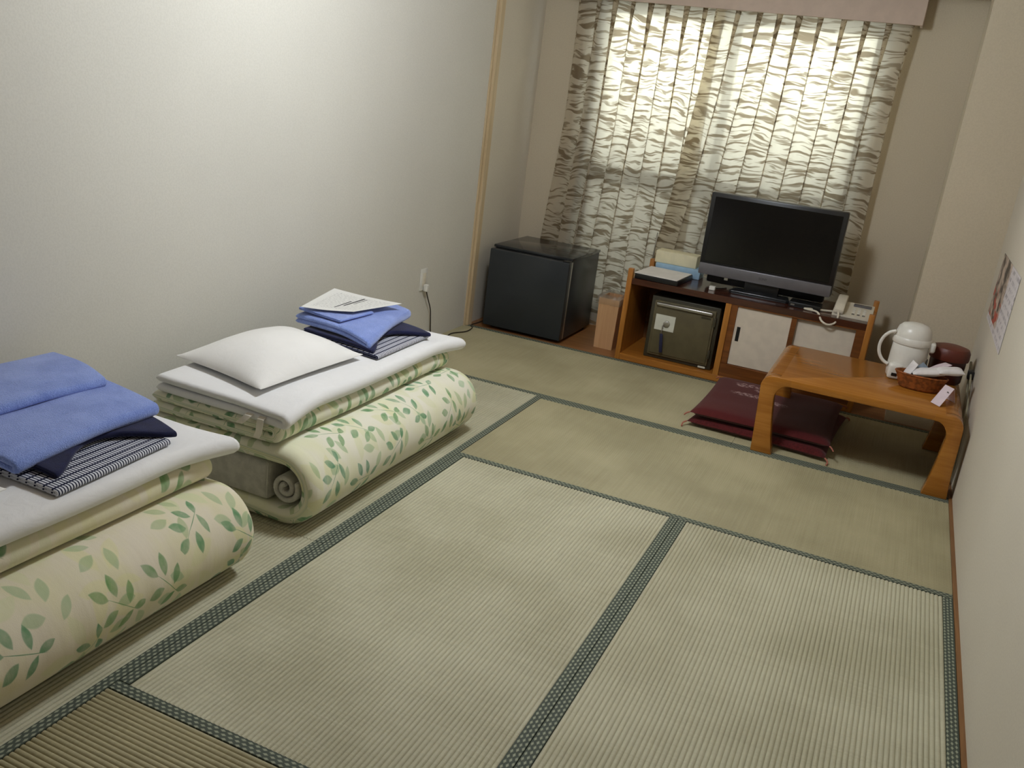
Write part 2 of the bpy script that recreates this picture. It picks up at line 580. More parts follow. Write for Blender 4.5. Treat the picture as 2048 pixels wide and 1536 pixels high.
def print_material(name, kind):
    N = NT(name)
    uv = N.coord('UV')
    x, y, _ = N.xyz(uv)
    white = lin((226, 226, 222))
    if kind == 'notice':
        # u along the long side: rows of small print, three bold rows near the middle
        rows = N.ramp(N.math('ABSOLUTE', N.math('SUBTRACT', N.math('FRACT', N.math('MULTIPLY', x, 26)), 0.5)), 0.30, 0.16)
        bits = N.ramp(N.noise(N.mapv(uv, scale=(26, 150, 1)), 1.0, 1), 0.48, 0.58)
        inside = N.math('MULTIPLY', N.math('GREATER_THAN', y, 0.12), N.math('LESS_THAN', y, 0.88))
        inside = N.math('MULTIPLY', inside, N.math('MULTIPLY', N.math('GREATER_THAN', x, 0.1), N.math('LESS_THAN', x, 0.92)))
        c = N.mix(N.math('MULTIPLY', N.math('MULTIPLY', rows, bits), N.math('MULTIPLY', inside, 0.55)), white, lin((110, 110, 112)))
        for (u0_, u1_, v0_, v1_) in ((0.46, 0.485, 0.20, 0.62), (0.515, 0.545, 0.34, 0.86), (0.575, 0.59, 0.5, 0.84)):
            m = N.math('MULTIPLY', N.math('MULTIPLY', N.math('GREATER_THAN', x, u0_), N.math('LESS_THAN', x, u1_)),
                       N.math('MULTIPLY', N.math('GREATER_THAN', y, v0_), N.math('LESS_THAN', y, v1_)))
            c = N.mix(m, c, lin((34, 34, 38)))
        N.col(c)
    elif kind == 'poster':
        pic = N.math('MULTIPLY', N.math('GREATER_THAN', y, 0.10), N.math('LESS_THAN', x, 0.56))
        nz = N.n('ShaderNodeTexNoise')
        N.link(N.mapv(uv, scale=(5, 3.2, 1)), nz.inputs['Vector'])
        nz.inputs['Scale'].default_value = 1.3
        nz.inputs['Detail'].default_value = 4
        k = nz.outputs[0]
        c1 = N.mix(N.ramp(k, 0.38, 0.60), lin((70, 60, 54)), lin((196, 176, 160)))
        red = N.ramp(N.noise(N.mapv(uv, scale=(4, 4, 1), loc=(3, 1, 0)), 1.2, 2), 0.50, 0.58)
        c1 = N.mix(N.math('MULTIPLY', red, N.ramp(y, 0.62, 0.42)), c1, lin((176, 72, 56)))
        rows = N.ramp(N.math('ABSOLUTE', N.math('SUBTRACT', N.math('FRACT', N.math('MULTIPLY', y, 9)), 0.5)), 0.30, 0.18)
        bits = N.ramp(N.noise(N.mapv(uv, scale=(34, 9, 1)), 1.0, 1), 0.48, 0.56)
        c2 = N.mix(N.math('MULTIPLY', N.math('MULTIPLY', rows, bits), 0.6), lin((216, 210, 212)), lin((130, 122, 132)))
        N.col(N.mix(pic, c2, c1))
    elif kind == 'crest':
        pass
    N.set(0.5, 0.4)
    return N.m
NOTICE = print_material('printed_notice', 'notice')
POSTERM = print_material('printed_poster', 'poster')

def cushion_material():
    N = NT('maroon_cloth_white_print')
    v = N.coord('UV')
    x, y, _ = N.xyz(v)
    # worn pale print: ragged blots in a few rough rows near the middle of the cushion
    nz = N.noise(v, 34, 3, 0.7)
    nz2 = N.noise(v, 110, 2)
    tot = None
    for (cx, cy, rx, ry) in ((0.34, 0.58, 0.20, 0.055), (0.28, 0.84, 0.13, 0.045), (0.37, 0.75, 0.05, 0.04), (0.22, 0.80, 0.06, 0.04), (0.52, 0.52, 0.12, 0.05)):
        dx = N.math('MULTIPLY', N.math('SUBTRACT', x, cx), 1 / rx)
        dy = N.math('MULTIPLY', N.math('SUBTRACT', y, cy), 1 / ry)
        d = N.math('SUBTRACT', 1.0, N.math('ADD', N.math('MULTIPLY', dx, dx), N.math('MULTIPLY', dy, dy)))
        tot = d if tot is None else N.math('MAXIMUM', tot, d)
    m = N.math('MULTIPLY', N.ramp(tot, 0.0, 0.5), N.ramp(nz, 0.44, 0.58))
    base = N.mix(nz2, lin((78, 25, 27)), lin((92, 33, 33)))
    N.col(N.mix(N.math('MULTIPLY', m, 0.7), base, lin((196, 166, 164))))
    N.set(0.9, 0.15, sheen=0.15)
    N.bump(nz2, 0.2, 0.003)
    return N.m
CUSHP = cushion_material()

def curtain_material():
    N = NT('leaf_print_curtain_cloth')
    uv = N.coord('UV')
    d = N.noise(N.mapv(uv, scale=(3, 3, 1)), 2.2, 2)
    dv = N.n('ShaderNodeVectorMath', operation='ADD')
    comb = N.n('ShaderNodeCombineXYZ')
    N.link(N.math('MULTIPLY', N.math('SUBTRACT', d, 0.5), 0.11), comb.inputs[1])
    N.link(uv, dv.inputs[0])
    N.link(comb.outputs[0], dv.inputs[1])
    st = N.noise(N.mapv(dv.outputs[0], scale=(8.0, 44, 1), rot=(0, 0, 0.18)), 1.0, 2, 0.5, 0.4)
    st2 = N.noise(N.mapv(dv.outputs[0], scale=(10, 56, 1), rot=(0, 0, -0.22), loc=(5, 2, 0)), 1.0, 2, 0.5, 0.3)
    s = N.math('MAXIMUM', N.ramp(st, 0.525, 0.61), N.math('MULTIPLY', N.ramp(st2, 0.54, 0.62), 0.8))
    weave = N.noise(uv, 300, 2)
    c = N.mix(s, lin((228, 220, 202)), lin((146, 131, 109)))
    c = N.mix(N.math('MULTIPLY', weave, 0.12), c, lin((180, 168, 146)))
    dif = N.n('ShaderNodeBsdfDiffuse')
    tr = N.n('ShaderNodeBsdfTranslucent')
    tp = N.n('ShaderNodeBsdfTransparent')
    N.link(c, dif.inputs[0])
    ct = N.mix(1.0, c, (1.0, 0.97, 0.90, 1), 'MULTIPLY')
    N.link(ct, tr.inputs[0])
    N.link(ct, tp.inputs[0])
    m1 = N.n('ShaderNodeMixShader')
    m1.inputs[0].default_value = 0.55
    N.link(dif.outputs[0], m1.inputs[1])
    N.link(tr.outputs[0], m1.inputs[2])
    m2 = N.n('ShaderNodeMixShader')
    N.link(N.math('MULTIPLY_ADD', s, -0.10, 0.24), m2.inputs[0])
    N.link(m1.outputs[0], m2.inputs[1])
    N.link(tp.outputs[0], m2.inputs[2])
    N.link(m2.outputs[0], N.out.inputs[0])
    return N.m
CURT = curtain_material()

def frosted_material():
    N = NT('frosted_glass')
    tr = N.n('ShaderNodeBsdfTranslucent')
    tr.inputs[0].default_value = (0.88, 0.92, 0.93, 1)
    gl = N.n('ShaderNodeBsdfGlossy')
    gl.inputs['Roughness'].default_value = 0.25
    mx = N.n('ShaderNodeMixShader')
    mx.inputs[0].default_value = 0.08
    N.link(tr.outputs[0], mx.inputs[1])
    N.link(gl.outputs[0], mx.inputs[2])
    N.link(mx.outputs[0], N.out.inputs[0])
    return N.m
FROST = frosted_material()

def film_material():
    N = NT('clear_plastic_film')
    gl = N.n('ShaderNodeBsdfGlossy')
    gl.inputs['Roughness'].default_value = 0.15
    tp = N.n('ShaderNodeBsdfTransparent')
    df = N.n('ShaderNodeBsdfTranslucent')
    df.inputs[0].default_value = (0.9, 0.9, 0.9, 1)
    a = N.n('ShaderNodeMixShader'); a.inputs[0].default_value = 0.35
    N.link(df.outputs[0], a.inputs[1]); N.link(gl.outputs[0], a.inputs[2])
    b = N.n('ShaderNodeMixShader'); b.inputs[0].default_value = 0.62
    N.link(a.outputs[0], b.inputs[1]); N.link(tp.outputs[0], b.inputs[2])
    N.link(b.outputs[0], N.out.inputs[0])
    return N.m
FILM = film_material()

def emit_material():
    N = NT('lamp_diffuser')
    N.col(lin((240, 236, 224)))
    N.p.inputs['Emission Color'].default_value = (0.95, 1.0, 1.05, 1)
    N.p.inputs['Emission Strength'].default_value = 2.0
    return N.m

# ------------------------------------------------------------------ the room
XL, XR, YW, YB, ZC = -0.876, 1.806, 2.45, -3.45, 2.34
floor = struct(MB().box(XL - 0.1, XR + 0.1, YB - 0.1, YW + 0.1, -0.12, -0.03), 'floor', BOARD)
def tatami(x0, x1, y0, y1, along):
    g = 0.0008
    x0 += g; x1 -= g; y0 += g; y1 -= g
    b = 0.0295
    # corrugated rush face between the two cloth borders, a rounded rib every 12.6 mm
    lo, hi = (x0 + b, x1 - b) if along == 'y' else (y0 + b, y1 - b)
    a0, a1 = (y0, y1) if along == 'y' else (x0, x1)
    n = int(round((hi - lo) / 0.0126))
    prof = []
    for i in range(n):
        for k, h in ((0.0, -0.0042), (0.17, -0.0012), (0.5, 0.0), (0.83, -0.0012)):
            prof.append((lo + (hi - lo) * (i + k) / n, h))
    prof.append((hi, -0.0042))
    vs, fs = [], []
    for q, h in prof:
        for a in (a0, a1):
            vs.append((q, a, h) if along == 'y' else (a, q, h))
    for i in range(len(prof) - 1):
        fs.append((2 * i, 2 * i + 1, 2 * i + 3, 2 * i + 2))
    k = len(vs)
    for q in (lo, hi):
        for a in (a0, a1):
            vs.append((q, a, -0.03) if along == 'y' else (a, q, -0.03))
    m = 2 * (len(prof) - 1)
    fs += [(0, 1, k + 1, k), (m, m + 1, k + 3, k + 2), (k, k + 1, k + 3, k + 2)]
    fs.append(tuple([2 * i for i in range(len(prof))] + [k + 2, k]))
    fs.append(tuple([2 * i + 1 for i in range(len(prof))] + [k + 3, k + 1]))
    t = MB().add(vs, fs).build('tatami_mat', TAT_Y if along == 'y' else TAT_X, floor, angle=80)
    for s0_, s1_ in ((lo - b, lo), (hi, hi + b)):
        if along == 'y':
            MB().box(s0_, s1_, y0, y1, -0.03, 0.0008, 0.0006, 1).build('cloth_border', BOR_Y, t)
        else:
            MB().box(x0, x1, s0_, s1_, -0.03, 0.0008, 0.0006, 1).build('cloth_border', BOR_X, t)
    return t
XB, XT, YC, YL, YT = 0.889, 1.793, 0.895, -1.668, 1.812
tatami(XL, 0.90, YC, YT, 'x')
tatami(0.90, XT, YC, YT, 'x')
tatami(0, XT, 0, YC, 'x')
tatami(XL, 0, -0.88, YC, 'y')
tatami(XL, 0, -2.56, -0.88, 'y')
tatami(0, XB, YL, 0, 'y')
tatami(XB, XT, YL, 0, 'y')
tatami(0, XT, -2.56, YL, 'x')
MB().box(XL, XR, YT, YW, -0.03, -0.001).build('floor_board', BOARD, floor, smooth=False)
MB().box(XL, XR, YB, -2.56, -0.03, -0.001).build('floor_board', BOARD, floor, smooth=False)

struct(MB().box(XL - 0.12, XL, YB, 1.80, -0.05, ZC + 0.05), 'wall_left', WALL)
struct(MB().box(XL - 0.12, XL, 1.80, YW + 0.12, -0.05, ZC + 0.05), 'wall_left_shaded', WALLS)  # same wall plane; shade near the window put into its warmer paper
struct(MB().box(XR, XR + 0.12, YB, YW + 0.12, -0.05, ZC + 0.05), 'wall_right', WALLS)
struct(MB().box(XL - 0.12, XR + 0.12, YB - 0.12, YB, -0.05, ZC + 0.05), 'wall_rear', REARW)
struct(MB().box(XL - 0.12, XR + 0.12, YB, YW + 0.12, ZC, ZC + 0.1), 'ceiling', CEILW)
# window wall with its opening
WX0, WX1, WZ0, WZ1 = -0.545, 1.09, 0.05, 1.93
mb = MB()
mb.box(XL, WX0, YW, YW + 0.12, -0.03, ZC)
mb.box(WX1, XR, YW, YW + 0.12, -0.03, ZC)
mb.box(WX0, WX1, YW, YW + 0.12, WZ1, ZC)
mb.box(WX0, WX1, YW, YW + 0.12, -0.03, WZ0)
struct(mb, 'wall_window', WALLR)
struct(MB().box(1.503, XR, 1.835, YW, -0.03, ZC), 'wall_column', WALLR)
struct(MB().box(XL, 1.503, 1.86, YW, 2.055, ZC), 'ceiling_drop', CEIL)
# pale post where the mats end, with its fine groove
mb = MB()
mb.box(XL, -0.852, 1.782, 1.835, -0.03, ZC, 0.002, 1)
mb.box(XL, -0.866, 1.768, 1.782, -0.03, ZC)
struct(mb, 'trim_1', POST)
struct(MB().box(XT, XR, YB, 1.835, -0.03, 0.004), 'baseboard_right', TRIMW)
# window: frame, two sliding sashes with a mid rail, frosted panes
wn = bpy.data.objects.new('window_1', None)
COL.objects.link(wn)
wn.location = (0.27, YW + 0.06, WZ0)
WLOC['window_1'] = Vector(wn.location)
wn['kind'] = 'structure'
wn['label'] = 'full height sliding window behind the curtains'
mb = MB()
for a in ((WX0, WX0 + 0.03, WZ0, WZ1), (WX1 - 0.03, WX1, WZ0, WZ1), (WX0, WX1, WZ0, WZ0 + 0.03), (WX0, WX1, WZ1 - 0.03, WZ1)):
    mb.box(a[0], a[1], YW + 0.02, YW + 0.10, a[2], a[3])
mb.build('window_frame', METAL, wn, smooth=False)
for (sx0, sx1, sy) in ((WX0 + 0.03, 0.30, YW + 0.035), (0.25, WX1 - 0.03, YW + 0.065)):
    mb = MB()
    z0, z1 = WZ0 + 0.03, WZ1 - 0.03
    for a in ((sx0, sx0 + 0.045, z0, z1), (sx1 - 0.045, sx1, z0, z1), (sx0, sx1, z0, z0 + 0.06), (sx0, sx1, z1 - 0.045, z1), (sx0, sx1, 0.895, 0.985)):
        mb.box(a[0], a[1], sy, sy + 0.025, a[2], a[3])
    sash = mb.build('window_sash', METAL, wn, smooth=False)
    MB().box(sx0 + 0.045, sx1 - 0.045, sy + 0.011, sy + 0.014, z0 + 0.06, 0.895).build('pane', FROST, sash, smooth=False)
    MB().box(sx0 + 0.045, sx1 - 0.045, sy + 0.011, sy + 0.014, 0.985, z1 - 0.045).build('pane', FROST, sash, smooth=False)
# unseen balcony, its parapet added close and tall to dim the lower panes
BALC = plain('unseen_balcony_grey', (120, 118, 114), 0.9, 0.2)
mb = MB()
mb.box(-1.6, 2.6, YW + 0.12, 3.35, -0.15, -0.02)
mb.box(-1.6, 2.6, 2.95, 3.07, -0.02, 1.25)
struct(mb, 'unseen_balcony_wall', BALC)

# ------------------------------------------------------------------ ceiling lamp (out of frame, the room's light)
cl = thing('ceiling_lamp', (0.34, -0.22, ZC), 'round white ceiling lamp with a shallow diffuser', 'lamp')
MB().lathe([(0.0, 0), (0.27, 0), (0.27, -0.03), (0.0, -0.03)], (0.34, -0.22, ZC)).build('base', WHITEP, cl)
MB().lathe([(0.255, -0.03), (0.26, -0.05), (0.24, -0.085), (0.15, -0.10), (0.0, -0.1)], (0.34, -0.22, ZC)).build('diffuser', emit_material(), cl)

# ------------------------------------------------------------------ pelmet and curtains
pm = thing('curtain_pelmet', (0.26, 2.39, 1.9), 'pinkish beige box pelmet along the top of the window', 'pelmet')
MB().box(-0.70, 1.222, 2.318, 2.332, 1.903, 2.054, 0.002, 1).build('front_board', PINKW, pm)
MB().box(1.208, 1.222, 2.332, YW - 0.001, 1.903, 2.054, 0.002, 1).build('end_board', PINKW, pm)
MB().box(-0.70, -0.686, 2.332, YW - 0.001, 1.903, 2.054, 0.002, 1).build('end_board', PINKW, pm)
MB().box(-0.68, 1.20, 2.375, 2.395, 1.985, 2.0, 0.002, 1).build('curtain_rail', CHROME, pm)

def curtain(xl, xr, npl, y0, seed, ztop=1.975, zbot=0.035, fullw=1.5):
    NU, NV = npl * 22, 46
    vs, uv, fs = [], [], []
    for j in range(NV + 1):
        v = j / NV
        z = ztop + (zbot - ztop) * v
        l, r = xl(z), xr(z)
        top = max(0.0, 1 - (ztop - z) / 0.36)
        for i in range(NU + 1):
            u = i / NU
            ph = u * npl + 0.12 * noise.noise(Vector((u * 3, v * 1.5, seed)))
            c = 0.5 + 0.5 * math.cos(2 * math.pi * ph)
            k = 1.2 + 2.0 * top
            fold = c ** k
            amp = 0.020 + 0.016 * top + 0.008 * noise.noise(Vector((u * 6, 0, seed + 3)))
            wav = 0.010 * noise.noise(Vector((u * 14, v * 3.0, seed + 9))) * (1 - top)
            wav += 0.006 * math.sin(2 * math.pi * (2 * ph + 0.3)) * (1 - top)
            # cloth is pinched towards each pleat near the heading
            pinch = -math.sin(2 * math.pi * ph) / (2 * math.pi) * (1.32 + 1.15 * top + 0.35 * noise.noise(Vector((u * 9, v * 1.2, seed + 5))))
            uu = u + pinch / npl
            x = l + (r - l) * uu
            vs.append((x, y0 - amp * fold + wav, z))
            uv.append((u * (1.166 + 0.66) / 2 * fullw + seed, z))
    for j in range(NV):
        for i in range(NU):
            a = j * (NU + 1) + i
            fs.append((a, a + 1, a + NU + 2, a + NU + 1))
    return MB().add(vs, fs, uv)
def interp(tab):
    def f(z):
        for (z0, x0), (z1, x1) in zip(tab, tab[1:]):
            if z >= z1:
                t = (z - z0) / (z1 - z0)
                return x0 + (x1 - x0) * t
        return tab[-1][1]
    return f
c1 = curtain(interp([(2.0, -0.63), (1.2, -0.645), (0.48, -0.70), (0.0, -0.70)]), interp([(2.0, 0.20), (1.4, 0.20), (0.6, 0.21), (0.0, 0.24)]), 8, 2.405, 1.0)
tag(c1.build('curtain', CURT, None, angle=80, origin=(-0.22, 2.40, 0.035)), 'patterned curtain panel on the fridge side of the window', 'curtain', 'window curtains')
c2 = curtain(interp([(2.0, 0.185), (1.45, 0.150), (0.9, 0.095), (0.6, 0.055), (0.0, 0.02)]), interp([(2.0, 1.172), (1.0, 1.165), (0.0, 1.16)]), 9, 2.372, 4.0)
tag(c2.build('curtain', CURT, None, angle=80, origin=(0.62, 2.37, 0.035)), 'patterned curtain panel hanging behind the television', 'curtain', 'window curtains')
tag(MB().tube([(0.056, 2.335, 0.66), (0.054, 2.325, 0.5), (0.05, 2.318, 0.34)], 0.0045, 8).build('curtain_wand', CHROME, None, origin=(0.02, 2.33, 0.36)),
    'thin shiny curtain wand hanging beside the waste bin', 'wand')

# ------------------------------------------------------------------ refrigerator
fr = thing('mini_fridge', (-0.53, 2.09, 0), 'charcoal mini fridge in the corner left of the window', 'fridge')
MB().box(-0.774, -0.284, 1.879, 2.345, 0.018, 0.478, 0.006).build('body', FRIDGE, fr)
MB().box(-0.777, -0.281, 1.866, 2.352, 0.478, 0.495, 0.004).build('top_panel', FRTOP, fr)
MB().box(-0.776, -0.283, 1.819, 1.870, 0.020, 0.476, 0.006).build('door', FRIDGE, fr)
MB().box(-0.287, -0.2815, 1.865, 1.878, 0.022, 0.474, 0.001, 1).build('trim_strip', CHROME, fr)
for fx in (-0.74, -0.318):
    for fy in (1.90, 2.30):
        MB().lathe([(0, 0), (0.016, 0), (0.018, 0.02), (0, 0.02)], (fx, fy, -0.001), 16).build('foot', BLACKP, fr)
MB().box(-0.326, -0.284, 1.822, 1.86, 0.476, 0.484, 0.002).build('hinge', BLACKP, fr)

# outlet, plug and cord on the left wall
ol = thing('wall_outlet', (XL, 1.222, 0.355), 'white outlet on the left wall between far bedding and fridge', 'outlet')
MB().box(XL, XL + 0.007, 1.187, 1.257, 0.295, 0.413, 0.003).build('cover_plate', WHITEP, ol)
MB().box(XL + 0.006, XL + 0.0095, 1.205, 1.239, 0.318, 0.390, 0.002).build('socket_insert', CREAMP, ol)
pl = thing('power_cord', (XL + 0.02, 1.23, 0.3), 'dark fridge cord plugged into the wall outlet', 'cord')
MB().box(XL + 0.009, XL + 0.034, 1.214, 1.240, 0.292, 0.330, 0.005).build('plug', WHITEP, pl)
MB().tube([(XL + 0.024, 1.228, 0.294), (XL + 0.024, 1.245, 0.26), (XL + 0.018, 1.30, 0.185), (XL + 0.014, 1.322, 0.12), (XL + 0.012, 1.345, 0.03),
           (XL + 0.02, 1.38, 0.004), (XL + 0.055, 1.44, 0.004), (XL + 0.045, 1.54, 0.004), (XL + 0.085, 1.64, 0.004), (XL + 0.075, 1.74, 0.004),
           (XL + 0.04, 1.80, 0.004), (XL + 0.05, 1.90, 0.006), (XL + 0.06, 2.2, 0.006), (XL + 0.085, 2.362, 0.05)], 0.0032, 7, 6).build('cable', CORD, pl)

# ------------------------------------------------------------------ waste bin with bag
tb = thing('waste_bin', (-0.06, 2.03, 0), 'pale wood print waste bin between fridge and cabinet', 'bin')
bx0, bx1, by0, by1, bh = -0.122, 0.004, 1.945, 2.13, 0.295
mb = MB()
fl = 0.012
pts_o = [(bx0, by0), (bx1, by0), (bx1, by1), (bx0, by1)]
def frame_shell(mb, x0, x1, y0, y1, z0, z1, grow, th):
    o0 = [(x0, y0), (x1, y0), (x1, y1), (x0, y1)]
    o1 = [(x0 - grow, y0 - grow), (x1 + grow, y0 - grow), (x1 + grow, y1 + grow), (x0 - grow, y1 + grow)]
    i1 = [(x0 - grow + th, y0 - grow + th), (x1 + grow - th, y0 - grow + th), (x1 + grow - th, y1 + grow - th), (x0 - grow + th, y1 + grow - th)]
    i0 = [(x0 + th, y0 + th), (x1 - th, y0 + th), (x1 - th, y1 - th), (x0 + th, y1 - th)]
    vs = [(a, b, z0) for a, b in o0] + [(a, b, z1) for a, b in o1] + [(a, b, z1) for a, b in i1] + [(a, b, z0 + th) for a, b in i0]
    fs = [(3, 2, 1, 0), (12, 13, 14, 15)]
    for i in range(4):
        j = (i + 1) % 4
        fs += [(i, j, 4 + j, 4 + i), (4 + i, 4 + j, 8 + j, 8 + i), (8 + i, 8 + j, 12 + j, 12 + i)]
    return mb.add(vs, fs)
frame_shell(mb, bx0 + 0.008, bx1 - 0.008, by0 + 0.008, by1 - 0.008, -0.001, bh, 0.006, 0.004)
mb.build('bin_body', PEACH, tb, smooth=False)
vs, fs = [], []
nn_ = 48
for j, (gr, zz) in enumerate(((0.004, bh - 0.035), (0.006, bh - 0.012), (0.004, bh + 0.010), (-0.006, bh + 0.020), (-0.008, bh - 0.01), (-0.010, bh - 0.10))):
    for i in range(nn_):
        a = i / nn_ * 4
        s_, t_ = int(a), a - int(a)
        c_ = [(bx0 - gr, by0 - gr), (bx1 + gr, by0 - gr), (bx1 + gr, by1 + gr), (bx0 - gr, by1 + gr)]
        p, q = c_[s_], c_[(s_ + 1) % 4]
        wv = 0.004 * noise.noise(Vector((i * 0.9, j * 2.1, 3)))
        zz_ = zz + (0.012 if 1 < j < 4 else 0.006) * noise.noise(Vector((i * 0.45, j, 7)))
        vs.append((p[0] + (q[0] - p[0]) * t_ + wv, p[1] + (q[1] - p[1]) * t_ + wv, zz_))
for j in range(5):
    for i in range(nn_):
        k = (i + 1) % nn_
        fs.append((j * nn_ + i, j * nn_ + k, (j + 1) * nn_ + k, (j + 1) * nn_ + i))
MB().add(vs, fs).build('bag_liner', FILM, tb)

# ------------------------------------------------------------------ TV cabinet
cb = thing('tv_cabinet', (0.70, 2.05, 0), 'low honey wood television cabinet with sliding doors and open bay', 'cabinet')
KX0, KX1, KY0, KY1 = 0.060, 1.342, 1.815, 2.285
for (x0, x1) in ((KX0, KX0 + 0.026), (KX1 - 0.026, KX1)):
    sp = MB().box(x0, x1, KY0 + 0.03, KY1 - 0.03, 0.0, 0.462, 0.001, 1).build('side_panel', ORANGE, cb)
    for (y0, y1) in ((KY0, KY0 + 0.034), (KY1 - 0.034, KY1)):
        MB().box(x0 - 0.001, x1 + 0.001, y0, y1, -0.001, 0.515, 0.003).build('post', ORANGE, sp)
MB().box(KX0 + 0.026, KX1 - 0.026, KY0 + 0.006, KY1 - 0.01, 0.430, 0.464, 0.002, 1).build('top_shelf', DARKW, cb)
MB().box(KX0 + 0.026, KX1 - 0.026, KY0 + 0.001, KY1 - 0.01, 0.0, 0.036, 0.002, 1).build('bottom_board', ORANGEX, cb)
MB().box(0.612, 0.642, KY0 + 0.002, KY1 - 0.02, 0.036, 0.430, 0.001, 1).build('divider', ORANGE, cb)
MB().box(KX0 + 0.026, KX1 - 0.026, KY1 - 0.012, KY1 - 0.004, 0.0, 0.462).build('back_panel', INNER, cb, smooth=False)
MB().box(0.642, KX1 - 0.026, KY0 + 0.004, KY0 + 0.06, 0.036, 0.106, 0.002, 1).build('door_sill', BROWNW, cb)
MB().box(0.642, KX1 - 0.026, KY0 + 0.008, KY0 + 0.06, 0.424, 0.431).build('door_head', BROWNW, cb, smooth=False)
MB().box(0.642, 0.676, KY0 + 0.010, KY0 + 0.06, 0.106, 0.430, 0.001, 1).build('door_jamb', BROWNW, cb)
MB().box(1.272, KX1 - 0.026, KY0 + 0.010, KY0 + 0.06, 0.106, 0.430, 0.001, 1).build('door_jamb', BROWNW, cb)
for (x0, x1, yy, hx) in ((0.676, 0.975, KY0 + 0.018, 0.700), (0.957, 1.272, KY0 + 0.036, 1.235)):
    d = MB().box(x0, x1, yy, yy + 0.014, 0.108, 0.422, 0.001, 1).build('sliding_door', DOORW, cb)
    if hx < 0.8:
        MB().box(x1 - 0.020, x1 + 0.006, yy - 0.004, yy + 0.010, 0.108, 0.422).build('door_stile', BROWNW, d, smooth=False)
    if hx < 0.8:
        MB().box(hx - 0.009, hx + 0.009, yy - 0.002, yy + 0.002, 0.238, 0.316, 0.001, 1).build('finger_pull', BLACKP, d)

# safe in the open bay
sf = thing('safe', (0.39, 1.98, 0.036), 'olive green steel safe in the open cabinet bay', 'safe')
MB().box(0.204, 0.586, 1.872, 2.19, 0.037, 0.385, 0.006).build('body', OLIVED, sf)
dr = MB().box(0.226, 0.566, 1.858, 1.876, 0.058, 0.366, 0.005).build('door', OLIVE, sf)
MB().box(0.238, 0.556, 1.852, 1.862, 0.070, 0.350, 0.004).build('door_panel', OLIVE, dr)
MB().box(0.240, 0.552, 1.838, 1.856, 0.338, 0.358, 0.006, 3).build('handle_bar', CHROME, dr)
lb = MB().box(0.246, 0.356, 1.849, 1.853, 0.205, 0.292, 0.001, 1).build('lock_plate', LABELW, dr)
MB().lathe([(0, 0), (0.019, 0), (0.017, 0.008), (0.010, 0.011), (0, 0.011)], (0, 0, 0), 20, mtx=Matrix.Translation((0.312, 1.849, 0.246)) @ Matrix.Rotation(math.pi / 2, 4, 'X')).build('dial', CHROME, lb)
MB().box(0.292, 0.298, 1.834, 1.850, 0.214, 0.238, 0.001, 1).build('key', CHROME, lb)
MB().tube([(0.295, 1.836, 0.216), (0.294, 1.834, 0.200), (0.296, 1.836, 0.188)], 0.0022, 6).build('key_ring', CHROME, lb)
MB().box(0.286, 0.304, 1.832, 1.838, 0.085, 0.190, 0.002, mtx=Matrix.Translation((0.295, 0, 0.19)) @ Matrix.Rotation(math.radians(-7), 4, 'Y') @ Matrix.Translation((-0.295, 0, -0.19))).build('key_tag', NAVYTAG, lb)
MB().box(0.492, 0.545, 1.8505, 1.8525, 0.316, 0.326).build('name_plate', OLIVED, dr, smooth=False)
for zz in (0.10, 0.28):
    MB().box(0.560, 0.572, 1.854, 1.870, zz, zz + 0.05, 0.002).build('hinge', OLIVED, dr)
MB().box(0.520, 0.560, 1.8555, 1.8575, 0.0445, 0.0545).build('serial_label', LABELW, sf, smooth=False)

# ------------------------------------------------------------------ television
tv = thing('television', (0.75, 1.99, 0.464), 'black flat television with grey lower bezel on the cabinet', 'television')
MB().box(0.400, 1.105, 1.985, 2.055, 0.535, 0.972, 0.008).build('frame', BLACKP, tv)
MB().box(0.424, 1.081, 1.982, 1.987, 0.606, 0.950, 0.001, 1).build('screen', SCREEN, tv)
bz = MB().box(0.404, 1.101, 1.974, 1.99, 0.533, 0.594, 0.005).build('lower_bezel', GREYP, tv)
tc = bpy.data.curves.new('maker_lettering', 'FONT')
tc.body = 'SONY'
tc.size = 0.017
tc.align_x = 'CENTER'
tc.extrude = 0.0004
to = bpy.data.objects.new('maker_lettering', tc)
COL.objects.link(to)
bpy.context.view_layer.update()
dg = bpy.context.evaluated_depsgraph_get()
me = bpy.data.meshes.new_from_object(to.evaluated_get(dg))
bpy.data.objects.remove(to, do_unlink=True)
bpy.data.curves.remove(tc)
me.materials.clear()
me.materials.append(plain('lettering_dark', (58, 57, 60), 0.4))
me.transform(Matrix.Translation(Vector((0.752, 1.9737, 0.558)) - WLOC['television']) @ Matrix.Rotation(math.pi / 2, 4, 'X'))
lo_ = bpy.data.objects.new('maker_lettering', me)
COL.objects.link(lo_)
lo_.parent = bz
MB().box(0.66, 0.84, 2.0, 2.03, 0.478, 0.54, 0.004).build('stand_neck', BLACKP, tv)
MB().box(0.44, 1.07, 2.056, 2.118, 0.482, 0.90, 0.01).build('rear_gap_block', BLACKP, tv)  # dark box added behind the stand so no curtain light shows beneath
pts = [(0.605, 1.945), (0.895, 1.945), (0.91, 1.96), (0.88, 2.13), (0.62, 2.13), (0.59, 1.96)]
MB().prism(pts, 0.4642, 0.480, 'xy', 0.003).build('stand_base', FRTOP, tv)
MB().box(0.55, 0.57, 1.976, 1.98, 0.52, 0.534, 0.001, 1).build('sensor', CHROME, tv)

